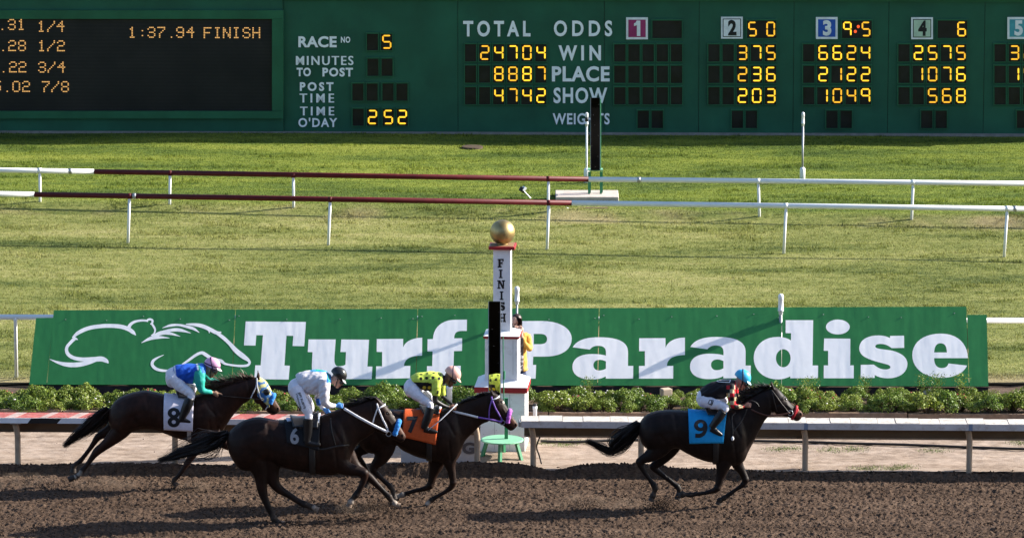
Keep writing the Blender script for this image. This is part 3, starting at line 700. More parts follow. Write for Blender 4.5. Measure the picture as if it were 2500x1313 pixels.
def bpanel(q, m=M_ban, name='panel', th=.018):
    b = [bp(*p) for p in q]; return MB().hexa(b, [p-an*th for p in b]).build(name, m, ban)
for (t0, b0), (t1, b1) in zip(edges[:-1], edges[1:]):
    bpanel([(b0+.6, bot(b0)), (b1-.6, bot(b1)), (t1-.6, tops(t1)), (t0+.6, tops(t0))])
bpanel([(71, 938), (113.4, bot(113)), (130.2, 775.5), (88, 776)]); bpanel([(2367, bot(2366)), (2413, 942.5), (2409, 768), (2361, 768)])
b0 = A0-ax*.0; MB().hexa([A0+an*-.03+np.array((0, 0, -.16)), A1+an*-.03+np.array((0, 0, -.16)), A1-an*.10+np.array((0, 0, -.16)), A0-an*.10+np.array((0, 0, -.16))],
          [A0-an*.03+np.array((0, 0, -.006)), A1-an*.03+np.array((0, 0, -.006)), A1-an*.10+np.array((0, 0, -.006)), A0-an*.10+np.array((0, 0, -.006))]).build('base_board', mat('black_base', (.020, .019, .024), .8, .2, var=.4, vs=8), ban)
for u in (118, 566, 1015, 1459, 1908, 2366, 2395):
    p = bp(u, 790, -.03); MB().tube([p, (p[0], p[1]+.75, Z_TURF-.03)], .025, 6).build('brace', M_plank, ban)
for u_ in (160, 260, 350, 440, 560, 583, 700, 830, 930, 1008, 1030, 1110, 1340, 1452, 1474, 1560, 1640, 1750, 1840, 1900, 2010, 2120, 2200, 2330):
    MB().lathe(tuple(bp(u_, tops(u_)+22+6*math.sin(u_), .004)), [(.010, 0), (.010, .006), (.004, .01)], 8).build('fastener', M_steel, ban)
def z5(x, y): return 590+x/6.098, 760+y/6.098
def z6(x, y): return 980+x/5.952, 760+y/5.952
def z7(x, y): return 1390+x/4.902, 760+y/4.902
def z8(x, y): return 1880+x/4.464, 740+y/4.464
A_ = 'M 40 428 C 90 340 200 308 350 308 C 560 308 700 350 702 480 L 702 650 765 650 763 802 437 802 435 775 C 390 805 320 812 260 812 C 110 812 35 750 37 660 C 38 560 130 508 270 508 C 340 508 400 515 438 528 L 438 490 C 438 430 400 410 345 410 C 290 410 265 430 245 455 M 438 597 C 410 583 385 577 365 577 C 315 577 288 605 288 642 C 288 680 315 705 355 705 C 390 705 415 695 437 682'
S_ = 'M 1308 355 L 1460 352 1462 485 1325 488 C 1290 460 1250 442 1200 442 C 1165 442 1147 455 1147 470 C 1147 500 1250 500 1330 515 C 1450 545 1497 600 1497 660 C 1497 760 1400 816 1290 816 C 1230 816 1180 805 1140 780 L 1140 812 988 814 988 670 1130 667 C 1170 700 1210 720 1255 720 C 1290 720 1312 710 1312 695 C 1312 670 1270 665 1180 640 C 1030 600 972 560 972 490 C 972 400 1060 350 1180 350 C 1230 350 1275 360 1308 380'
LET = [(z5, 'M 60 148 L 957 155 931 517 758 513 769 362 667 360 637 803 716 806 700 1012 188 1005 203 800 283 800 317 353 218 353 206 507 34 504'),
       (z5, 'M 996 415 L 1400 416 1388 590 C 1382 650 1380 690 1380 720 C 1382 780 1400 815 1440 815 C 1480 815 1520 808 1545 790 L 1554 603 1470 601 1484 416 1897 420 1872 818 1946 820 1935 1005 1540 1005 1540 965 C 1470 1010 1370 1025 1280 1025 C 1100 1025 1040 940 1045 800 L 1055 605 984 602'),
       (z5, 'M 2012 410 L 2404 407 2404 533 C 2440 440 2540 394 2688 389 L 2685 656 C 2540 656 2420 690 2417 809 L 2511 809 2506 992 1996 1001 2003 815 2090 815 2092 601 2010 601'),
       (z6, 'M 380 402 L 458 400 C 465 220 600 122 780 120 L 953 118 950 282 880 282 C 800 285 768 310 767 390 L 883 388 880 572 763 575 757 790 862 788 858 965 368 965 372 793 447 793 453 580 378 580'),
       (z6, 'M 1490 140 L 2030 138 C 2330 138 2475 260 2475 395 C 2475 560 2320 655 2080 655 L 1915 655 1910 775 1958 775 1950 975 1490 975 1490 775 1570 775 1570 340 1490 340 M 1923 325 L 2010 325 C 2080 325 2117 350 2117 400 C 2117 450 2080 475 2010 475 L 1923 475'),
       (z7, A_), (z7, 'M 836 320 L 1150 318 1151 435 C 1175 360 1260 312 1383 312 L 1383 520 C 1260 522 1170 555 1167 650 L 1243 650 1243 802 833 802 833 650 904 650 904 474 835 474'),
       (lambda x, y: z7(x+1407, y-4), A_),
       (z8, 'M 228 405 C 190 378 140 366 85 366 C -90 366 -178 480 -178 597 C -178 720 -80 828 85 828 C 140 828 185 812 221 795 L 221 816 522 816 524 677 463 677 470 184 170 184 170 325 229 325'),
       (z8, 'M 590 383 L 875 385 873 676 912 676 912 816 585 816 586 676 633 676 633 517 585 517'), (z8, S_),
       (z8, 'M 2157 597 L 1788 597 C 1788 670 1820 705 1870 705 C 1910 705 1935 690 1945 655 L 2147 678 C 2110 760 2010 811 1870 811 C 1670 811 1550 700 1550 565 C 1550 420 1680 330 1860 330 C 2050 330 2150 440 2157 597 M 1788 535 C 1790 470 1815 435 1857 435 C 1905 435 1927 470 1927 535')]
for k, (T, s) in enumerate(LET):
    lp = path(s)
    if k == 8: lp.append(ell(144, 598, 80, 98))
    if k == 9: lp.append(ell(739, 258, 130, 81))
    v, f = fill(lp); m = MB(); m.add([bp(*T(a, b), .0008) for a, b in v], f); m.build('letter', M_banw, ban, fix=False)
def ribbon(mb, pts, T, fn):
    P = crom(pts, 5); L_, Rr = [], []
    for i, (x, y, w) in enumerate(P):
        d = P[min(i+1, len(P)-1)][:2]-P[max(i-1, 0)][:2]; d = d/max(np.linalg.norm(d), 1e-6); nx, ny = -d[1]*w/2, d[0]*w/2
        L_.append(fn(*T(x+nx, y+ny))); Rr.append(fn(*T(x-nx, y-ny)))
    n_ = len(P); mb.add(L_+Rr, [(i, i+1, n_+i+1, n_+i) for i in range(n_-1)])
lg = MB(); TL = lambda x, y: (x/2.984, 740+y/2.984); kk = [0]
def lfn(u, v): return bp(u, v, .0008+.00012*kk[0])
for pts in ([(528,252,12),(570,215,26),(640,183,28),(720,168,28),(800,164,28),(880,170,30),(935,188,30),(970,212,26),(990,233,2)],
            [(568,266,2),(545,258,22),(515,285,22),(490,315,22),(485,345,24),(500,375,26),(540,398,26),(600,408,28),(680,408,34),(740,405,36),(775,420,28),(790,437,4)],
            [(535,243,22),(548,258,16)],
            [(362,407,3),(420,430,18),(480,445,30),(540,448,34),(600,442,32),(660,425,30),(720,405,20)],
            [(935,183,28),(950,155,22),(980,135,18),(1020,126,16),(1060,126,14),(1078,132,10)],
            [(1068,134,12),(1078,120,14),(1095,117,16),(1110,125,16),(1109,142,14),(1094,152,6)],
            [(1105,148,14),(1120,170,16),(1130,195,14),(1122,220,10),(1100,235,6)],
            [(1030,288,3),(1080,262,20),(1120,250,26),(1180,248,16),(1235,253,3)], [(1110,243,20),(1180,215,30),(1240,220,20),(1313,241,3)],
            [(1150,222,24),(1240,197,22),(1310,195,24),(1390,217,3)], [(1183,180,3),(1240,162,18),(1300,158,16),(1360,170,20),(1410,185,20),(1452,213,3)],
            [(1355,152,6),(1410,155,20),(1470,165,28),(1530,190,28),(1580,215,26),(1612,210,8)],[(1480,170,20),(1520,195,14),(1525,218,3)],
            [(1572,212,20),(1620,245,26),(1670,290,26),(1720,345,34),(1770,385,36),(1810,415,22),(1818,435,18),(1800,452,18),(1750,456,16),(1690,450,14),(1640,440,16),(1610,420,24),(1550,405,22),(1500,375,26),(1470,360,22),(1430,375,20),(1380,410,18),(1330,445,14)],
            [(1195,375,2),(1150,395,12),(1115,420,20),(1110,450,22),(1140,478,22),(1190,490,18),(1250,487,14),(1310,462,14),(1335,440,12)]):
    ribbon(lg, pts, TL, lfn); kk[0] += 1
lg.build('horse_logo', M_banw, ban, fix=False)

# ------------------------------------------------------------ finish post
M_pw = mat('white_post_paint', (.74, .745, .77), .5, .35, var=.07, vs=3, bump=.08, bs=14, dirt=(.50, .48, .47), ds=4)
M_trim = mat('red_trim', (.30, .018, .022), .5, .35, var=.15)
FY = 3.35; yaw = R(-4.0); fc = on_y(1227, 1000, FY+.41); FX, FYc = fc[0], FY+.41
def zf(v, y=FY): return on_y(1227, v, y)[2]
fin = empty('finish_post', (FX, FYc, Z_AP), 'white stepped finish post with red trim topped by a gold ball', 'finish post')
sc = 159.5
def fbox(name, w, z0, z1, m, bevel=.004): return MB().box((FX, FYc, (z0+z1)/2), (w, w, z1-z0), yaw).build(name, m, fin, bevel=bevel)
w1 = 122/sc; z1 = on_y(1227, 950, FY)[2]
fbox('pedestal', w1, Z_AP-.08, z1, M_pw)
def cap(w0, z0, w1_, z1_, trim):
    fbox('red_band', w0, z0, z0+trim, M_trim)
    mb = MB(); c, s = math.cos(yaw), math.sin(yaw)
    def q(w, z): return [(FX+c*x*w/2-s*y*w/2, FYc+s*x*w/2+c*y*w/2, z) for x, y in ((-1, -1), (1, -1), (1, 1), (-1, 1))]
    mb.hexa(q(w0-.006, z0+trim+.001), q(w1_, z1_)).build('sloped_top', M_pw, fin)
za = zf(959); zb = zf(945.5); cap(134/sc, za, 92/sc, zb+.075, zb-za)
w2 = 83/sc; zc = zf(827, FY+.13); zd = zf(821, FY+.13); fbox('middle_block', w2, zb, zc, M_pw); cap(91/sc, zc, 50/sc, zd+.055, zd-zc)
w3 = 44/sc; ze = zf(609, FY+.26); fbox('column', w3, zd, ze, M_pw)
for sx in (-1, 1):
    MB().box((FX+sx*(w2/2-.05)*math.cos(yaw), FYc-w2/2-.004+sx*(w2/2-.05)*math.sin(yaw), (zb+.06+zc)/2), (.008, .01, zc-zb-.08), yaw).build('corner_bead', M_pw, fin)
fbox('red_cap', 66/sc, ze, ze+.05, M_trim); MB().box((FX, FYc, ze+.053), (.36, .36, .006), yaw).build('cap_top', mat('brown_board', (.22, .13, .07), .8), fin)
gb = NT('gold_paint'); gb.setb(Metallic=1.0, Roughness=.46); g = gb.n('ShaderNodeNewGeometry').outputs['Position']
gb.l(gb.ramp(gb.noise(g, 6, 5), [(.3, (.30, .21, .085)), (.7, (.50, .38, .18))]), gb.b.inputs['Base Color'])
MB().sphere((FX, FYc, ze+.056+.195), .197, 40, 24).build('gold_ball', gb.m, fin, True); MB().lathe((FX, FYc, ze+.05), [(.09, 0), (.08, .03), (.05, .05)], 16).build('ball_seat', gb.m, fin, True)
SL = {'F': 'M 0 0 L 92 0 92 30 76 30 C 74 18 66 14 48 14 L 46 14 46 42 62 42 62 32 74 32 74 66 62 66 62 56 46 56 46 86 60 86 60 100 0 100 0 86 12 86 12 14 0 14',
      'I': 'M 10 0 L 90 0 90 14 70 14 70 86 90 86 90 100 10 100 10 86 30 86 30 14 10 14',
      'N': 'M 0 0 L 38 0 70 58 70 14 58 14 58 0 100 0 100 14 88 14 88 100 66 100 30 34 30 86 42 86 42 100 0 100 0 86 12 86 12 14 0 14',
      'H': 'M 0 0 L 44 0 44 14 34 14 34 42 66 42 66 14 56 14 56 0 100 0 100 14 90 14 90 86 100 86 100 100 56 100 56 86 66 86 66 58 34 58 34 86 44 86 44 100 0 100 0 86 10 86 10 14 0 14'}
cf = np.array((math.sin(yaw), -math.cos(yaw), 0)); cp = np.array((FX, FYc, 0))+cf*(w3/2+.003)
M_ink = mat('black_letter_paint', (.012, .011, .012), .5)
for ch, v0, x0, x1 in (('F', 632, 1215, 1231), ('I', 658, 1217, 1228), ('N', 684, 1214, 1233), ('I', 711, 1219, 1230), ('S', 737, 1218, 1233), ('H', 765, 1218, 1235)):
    if ch == 'S': v, f = fill(path(S_, 6)); v = (v-np.array((972, 350)))/np.array((525, 466))
    else: v, f = fill(path(SL[ch], 5)); v = v/100
    m = MB(); m.add([on_plane(a, b, cp, cf) for a, b in to_box(v, x0, v0, x1, v0+21)], f); m.build('letter', M_ink, fin, fix=False)
MB().add([on_plane(u, v, np.array((FX, FYc, 0))+cf*(w1/2+.002), cf) for u, v in ((1283, 1098), (1284.2, 1098), (1284.2, 962), (1283, 962))], [(0, 1, 2, 3)]).build('board_joint', mat('joint_shade', (.25, .25, .27), .8), fin)

for u_, a_, b_ in ((1207, 962, 1096), (1244, 962, 1096), (1200, 830, 915), (1252, 830, 915)):
    wf = w1 if a_ > 900 else w2
    MB().add([on_plane(u, v, np.array((FX, FYc, 0))+cf*(wf/2+.002), cf) for u, v in ((u_, b_), (u_+.8, b_), (u_+.8, a_), (u_, a_))], [(0, 1, 2, 3)]).build('board_joint', mat('joint_shade', (.34, .34, .36), .8), fin)
for k in range(14):
    u_, v_ = 1172+(k*37 % 108), 966+(k*53 % 128); q_ = on_plane(u_, v_, np.array((FX, FYc, 0))+cf*(w1/2+.003), cf); MB().sphere(tuple(q_), .006, 6, 4).build('nail', M_steel, fin)
# ------------------------------------------------------------ photo-finish mirrors on stands
def mirror_mat():
    t = NT('dark_mirror_glass'); t.setb(Metallic=1.0, Roughness=.015); g = t.n('ShaderNodeNewGeometry').outputs['Position']
    t.l(t.ramp(t.noise(g, 5, 5), [(.35, (.62, .62, .60)), (.7, (.74, .73, .70))]), t.b.inputs['Base Color']); return t.m
M_mir = mirror_mat(); M_grn = mat('green_steel_paint', (.03, .20, .095), .45, .4, var=.15); M_grn2 = mat('pale_green_table_top', (.20, .46, .30), .5, .35, var=.12, vs=8)
def mirror(root, c, w, h, nrm, m=M_mir):
    n_ = Vector(nrm).normalized(); y = Vector((0, n_.z, -n_.y)).normalized(); x = y.cross(n_); c = Vector(c)
    q = [c-x*w/2-y*h/2, c+x*w/2-y*h/2, c+x*w/2+y*h/2, c-x*w/2+y*h/2]
    MB().hexa(q, [p-n_*.025 for p in q]).build('mirror_backing', M_blk, root)
    for s_ in (-1, 1):
        MB().hexa([p+n_*.001 for p in (c+x*(s_*w/2)-y*h/2-x*.004, c+x*(s_*w/2)-y*h/2+x*.004, c+x*(s_*w/2)+y*h/2+x*.004, c+x*(s_*w/2)+y*h/2-x*.004)], [p+n_*.012 for p in (c+x*(s_*w/2)-y*h/2-x*.004, c+x*(s_*w/2)-y*h/2+x*.004, c+x*(s_*w/2)+y*h/2+x*.004, c+x*(s_*w/2)+y*h/2-x*.004)]).build('frame_edge', M_steel, root)
    for k_ in range(7):
        p_ = c+x*(w*.38*math.sin(k_*2.4))+y*(h*(k_/7-.45)); MB().sphere(tuple(p_+n_*.004), .004, 6, 4).build('bolt', M_hood, root)
    i = .006; q2 = [p+n_*.002 for p in (q[0]+x*i+y*i, q[1]-x*i+y*i, q[2]-x*i-y*i, q[3]+x*i-y*i)]
    MB().add(q2, [(0, 1, 2, 3)]).build('mirror_glass', m, root)
MY = 2.80; ms = empty('mirror_stand', tuple(on_y(1222, 1110, MY)[:2])+(Z_AP,), 'tall narrow dark mirror on a round green table in front of the finish post', 'mirror', 'mirrors on the finish line')
t = on_y(1206.5, 738, MY); b = on_y(1208.5, 1020, MY); mc = (t+b)/2
mirror(ms, mc, 31/164, np.linalg.norm(t-b), (-.165, -.968, .205))
fr = MB()
pz = on_y(1230, 850, MY+.06)[0]; zt = on_y(1230, 985, MY+.06)[2]
fr.tube([(pz, MY+.06, zt), (pz-.012, MY+.06, on_y(1226, 820, MY+.06)[2])], .008, 6).build('brace_rod', M_grn, ms)
MB().tube([on_y(1230.5, 925, MY+.05), on_y(1230.8, 905, MY+.05)], .018, 6).build('turnbuckle', M_grn, ms)
tz = on_y(1225, 1072, MY)[2]; tc = on_y(1226, 1072, MY)
MB().box((on_y(1236, 1000, MY)[0], MY+.02, (tz+zt+.1)/2), (.055, .05, zt+.1-tz)).build('upright', M_grn, ms)
MB().lathe((tc[0], MY+.0, tz-.02), [(.30, 0), (.335, .006), (.335, .022), (.32, .028)], 32).build('table_top', M_grn2, ms, False)
for a in (-.4, 1.5, 2.9, 4.6):
    c, s = math.cos(a), math.sin(a); MB().tube([(tc[0]+.24*c, MY+.24*s, tz-.02), (tc[0]+.34*c, MY+.34*s, Z_AP-.03)], .034, 4).build('leg', M_grn, ms)
p0 = on_z(1450, 490, Z_TURF); f2 = empty('mirror_stand', tuple(p0), 'dark mirror on a green steel frame standing on the concrete pad of the infield', 'mirror', 'mirrors on the finish line')
Yf = p0[1]; t = on_y(1453.5, 240, Yf); b = on_y(1453.5, 415, Yf); mirror(f2, (t+b)/2, 23/124, np.linalg.norm(t-b), (-.07, -.98, .145))
MB().tube([on_y(1466, 414, Yf+.03), on_y(1466, 242, Yf+.03)], .010, 6).build('edge_rod', M_grn, f2)
for u0 in (1438, 1467):
    for dy in (0, .14): MB().box(tuple((on_y(u0+(2 if dy else 0), 452, Yf+dy))), (.042, .03, on_y(u0, 410, Yf)[2]-Z_TURF-.12)).build('leg', M_grn, f2)
MB().box(tuple(on_y(1453, 414, Yf+.05)), (.30, .2, .025)).build('top_plate', M_grn2, f2)
M_conc = mat('pale_concrete', (.46, .40, .36), .9, .2, var=.15, vs=5, bump=.2, bs=30)
pa = on_z(1357, 492, Z_TURF+.14); pb = on_z(1512, 492, Z_TURF+.14)
top_mesh(MB().box(((pa[0]+pb[0])/2, Yf+.05, Z_TURF+.05), (pb[0]-pa[0], .8, .17)).build('concrete_pad', M_conc, None, bevel=.01), 'pale concrete pad under the infield mirror', 'pad')
q = on_z(1440, 521, Z_TURF+.02); top_mesh(MB().box((q[0], q[1], Z_TURF+.012), (.95, .45, .05)).build('concrete_step', M_conc, None), 'low worn concrete step in front of the infield pad', 'step')
q = on_z(1448, 512, Z_TURF+.06); top_mesh(MB().box((q[0], q[1], Z_TURF+.075), (.58, .06, .06)).build('timber', M_plank, None), 'short timber lying before the infield concrete pad', 'timber')
q = on_z(1385, 512, Z_TURF+.06); top_mesh(MB().box((q[0], q[1], Z_TURF+.07), (.05, .05, .06), .4).build('white_block', M_wht, None), 'tiny white block at the foot of the infield concrete pad', 'block')

# ------------------------------------------------------------ microphones on poles
def mic(u, vtop, vbase, Y, label, pole_px, h_head=38, foot_v=None, dark=False, w=.062):
    s = ppm(Y); p = on_y(u, vbase, Y); zt = on_y(u, vtop, Y)[2]; x = p[0]; hh = h_head/s
    o = empty('microphone', (x, Y, max(p[2], Z_TURF-.05)), label, 'microphone', 'microphones on poles')
    MB().lathe((x, Y, zt-hh), [(w*.5, 0), (w*.75, hh*.03), (w*.75, hh*.16), (w*1.0, hh*.17), (w*1.0, hh*.26), (w*.9, hh*.27), (w*.9, hh*.72), (w*.97, hh*.73), (w*.97, hh*.90), (w*.75, hh*.97), (w*.3, hh)], 16).build('windshield', M_wht, o, True)
    if dark: MB().lathe((x, Y, zt-hh*.62), [(w*1.03, 0), (w*1.03, hh*.3)], 14).build('dark_band', M_blk, o, True)
    MB().tube([(x, Y, zt-hh), (x, Y, p[2]-.04)], pole_px/s/2, 8).build('pole', M_steel if not dark else M_wht, o, True)
    if foot_v:
        zf_ = on_y(u, foot_v, Y)[2]; MB().lathe((x, Y, p[2]-.05), [(.055, 0), (.055, zf_-p[2]+.02), (.04, zf_-p[2]+.05)], 12).build('socket', M_wht, o, True)
y1 = on_z(1432, 447, Z_TURF)[1]; mic(1432, 275, 447, y1, 'microphone on a pole beside the infield mirror', 5, 35, 411, True, .032)
y2 = on_z(1959, 447, Z_TURF)[1]; mic(1959, 274, 447, y2, 'lone microphone on a pole in the lush infield grass', 5, 35, 409, False, .032)
mic(1262, 699, 990, 7.36, 'white microphone sticking up behind the finish post', 5, 45, None, False, .042)
mic(1904, 717, 990, 7.34, 'white microphone above the banner over the gap before the letter d', 8, 52, None, False, .048)

# ------------------------------------------------------------ small things
q = on_z(1302, 492, Z_TURF); o = empty('floodlight', tuple(q), 'small square floodlight on a slanting arm by the farther turf rail', 'floodlight')
a = on_y(1280, 468, q[1]); MB().tube([q, a], .014, 6).build('arm', M_steel, o); MB().box(tuple(on_y(1275, 463, q[1])), (.10, .09, .09), rz=.4, ry=.6).build('lamp_head', M_blk, o, bevel=.01); MB().box(tuple(on_y(1279, 461, q[1]-.01)), (.05, .1, .085), rz=.4, ry=.6).build('rim', M_wht, o)
q = on_z(1153, 361, Z_TURF); top_mesh(MB().lathe((q[0], q[1], Z_TURF-.02), [(.22, 0), (.22, .05), (.18, .055)], 20).build('drain_cover', mat('rusty_brown_cover', (.07, .05, .035), .8), None), 'dark brown drain cover in the infield grass by the scoreboard', 'cover')
sg = empty('sign_board', tuple(on_y(1072, 1126, 2.0)), 'low white sign board with a grey letter G behind the rail', 'sign')
p0, p1 = on_y(979, 1130, 2.58), on_y(1168, 1130, 2.50); z1_ = on_y(1072, 1030, 2.54)[2]
MB().hexa([(p0[0], p0[1], .0), (p1[0], p1[1], .0), (p1[0], p1[1]+.05, .0), (p0[0], p0[1]+.05, .0)], [(p0[0], p0[1], z1_), (p1[0], p1[1], z1_), (p1[0], p1[1]+.05, z1_), (p0[0], p0[1]+.05, z1_)]).build('board', mat('dirty_white_board', (.55, .53, .54), .6, .3, var=.12, vs=4), sg)
MB().box((p1[0]-.01, p1[1]-.02, z1_/2), (.03, .03, z1_)).build('edge_strip', M_post, sg)
v, f = text('G', .05); MB().add([on_y(a_, b_, 2.49) for a_, b_ in to_box(v, 1128, 1079, 1159, 1108)], f).build('letter', mat('grey_letter', (.11, .10, .11), .7), sg, fix=False)
def pvc(u, vt, Y, label, r=.04, h=None):
    p = on_y(u, vt, Y); o = empty('marker_post', (p[0], p[1], Z_AP if Y < 5 else Z_BED), label, 'post'); z0 = Z_AP-.03 if Y < 5 else Z_BED-.03
    MB().lathe((p[0], p[1], z0), [(r, 0), (r, p[2]-z0-.06), (r*1.15, p[2]-z0-.05), (r*1.15, p[2]-z0-.005), (r*.8, p[2]-z0)], 12).build('pipe', M_wht, o, True); return o, p
pvc(1097, 942, 5.15, 'short white plastic post under the chin of the jockey in yellow', .045)
o, p = pvc(1306, 990, 4.6, 'little white post with a black cap beside the finish post', .032); MB().lathe((p[0], p[1], p[2]-.01), [(.034, 0), (.034, .035), (.02, .04)], 12).build('black_cap', M_blk, o, True)
hp = [on_z(u, v, Z_AP+.03) for u, v in ((1320, 1076), (1400, 1078), (1600, 1072), (1850, 1076), (1990, 1079), (2080, 1082), (2180, 1084), (2290, 1088), (2390, 1092), (2560, 1097), (2800, 1102))]
top_mesh(MB().tube(crom(hp, 6), .022, 8).build('hose', mat('black_rubber', (.02, .018, .017), .6), None, True), 'thin black hose lying along the pale sand behind the right rail', 'hose')

# ------------------------------------------------------------ the grandstand the picture is taken from, added dark for the mirrors to reflect
gs = empty('grandstand', (0, -95, 0), 'tall dark grandstand facing the track, seen only in the mirrors', 'grandstand')
M_gs = mat('dark_stand_front', (.022, .018, .015), .8, .1, var=.9, vs=.6); M_gs2 = mat('stand_concrete', (.10, .095, .09), .9, .2)
MB().box((0, -95, 8.6), (110, 26, 17.2)).build('lower_storeys', M_gs, gs); MB().box((0, -92, 24.3), (112, 34, .5)).build('roof', M_gs2, gs); MB().box((0, -107.5, 20.7), (110, 1, 6.9)).build('back_wall', M_gs, gs)
for x in range(-50, 51, 20):
    MB().box((x+5, -84, 20.6), (.4, .4, 6.8)).build('column', M_gs2, gs)
# ------------------------------------------------------------ horses
class Fr:
    """one animal or rider: pixels of an enlarged crop -> points in its own upright plane"""
    def __init__(s, ox, oy, k, Y): s.o = (ox, oy); s.k = k; s.Y = Y; s.m = 1/(k*F/(Y-_cam[1]))
    def P(s, x, y, dy=0.0): return on_y(s.o[0]+x/s.k, s.o[1]+y/s.k, s.Y+dy)
    def px(s, x, y): return s.o[0]+x/s.k, s.o[1]+y/s.k
def ring(T, Bt, hw, n=22, off=0.0, a0=None, a1=None, sq=.92):
    T = np.asarray(T); Bt = np.asarray(Bt); c = (T+Bt)/2; h = (T-Bt)/2; L_ = np.linalg.norm(h); e = h/L_
    an_ = [2*math.pi*i/n for i in range(n)] if a0 is None else [a0+(a1-a0)*i/n for i in range(n+1)]
    return [c+e*((L_+off)*math.copysign(abs(math.cos(a))**sq, math.cos(a)))+np.array((0, 1, 0))*((hw+off)*math.copysign(abs(math.sin(a))**sq, math.sin(a))) for a in an_]
def rows_of(fr, rows, k=4):
    q = crom([(*a, *b, w) for a, b, w in rows], k); return [(fr.P(r[0], r[1]), fr.P(r[2], r[3]), r[4]) for r in q], q
def chain(fr, rows, dy0, dy1, mb, flat=.85, n=12, k=4, grow=1.0):
    R_ = crom([r[:3] for r in rows], k); n_ = len(R_)
    pts = [fr.P(r[0], r[1], dy0+(dy1-dy0)*min(1, i/(n_*.45))) for i, r in enumerate(R_)]
    mb.tube(pts, [max(r[2], 1)*fr.m*grow for r in R_], n, flat=flat); return pts
def coat_mat(name):
    t = NT(name); t.setb(Roughness=.52, Specular_IOR_Level=.15, Sheen_Weight=.0); g = t.n('ShaderNodeNewGeometry').outputs['Position']
    a = t.n('ShaderNodeAttribute', attribute_name='tint'); f = t.noise(t.mapv(g, (1, 1, .6)), 9, 6, .65)
    t.l(t.mix(1.0, a.outputs['Color'], t.ramp(f, [(.28, (.5,)*3), (.5, (.95,)*3), (.72, (1.7, 1.6, 1.5))]), 'MULTIPLY'), t.b.inputs['Base Color'])
    t.bump(t.noise(t.mapv(g, (.5, 1, 1)), 120, 3), .12, .004); return t.m
M_coat = coat_mat('horse_coat'); M_hair = mat('horse_hair', (.012, .009, .007), .45, .4, attr='tint', var=.2, vs=30)
def strips(name, lines, m, parent, tints=None):
    V, Fc, C = [], [], []
    for q, (pts, ws) in enumerate(lines):
        b = len(V); n_ = len(pts); tn = tints[q] if tints is not None else (.012, .009, .007)
        for i, p in enumerate(pts):
            d = pts[min(i+1, n_-1)]-pts[max(i-1, 0)]; s = np.array((-d[2], .35*math.sin(q), d[0])); s = s/max(np.linalg.norm(s), 1e-6)*ws[i]
            V += [p-s, p+s]; C += [tn, tn]
        Fc += [(b+2*i, b+2*i+1, b+2*i+3, b+2*i+2) for i in range(n_-1)]
    me = bpy.data.meshes.new(name); me.from_pydata([tuple(v) for v in V], [], Fc); paint(me, np.array(C)); return link(name, me, m, parent, True)
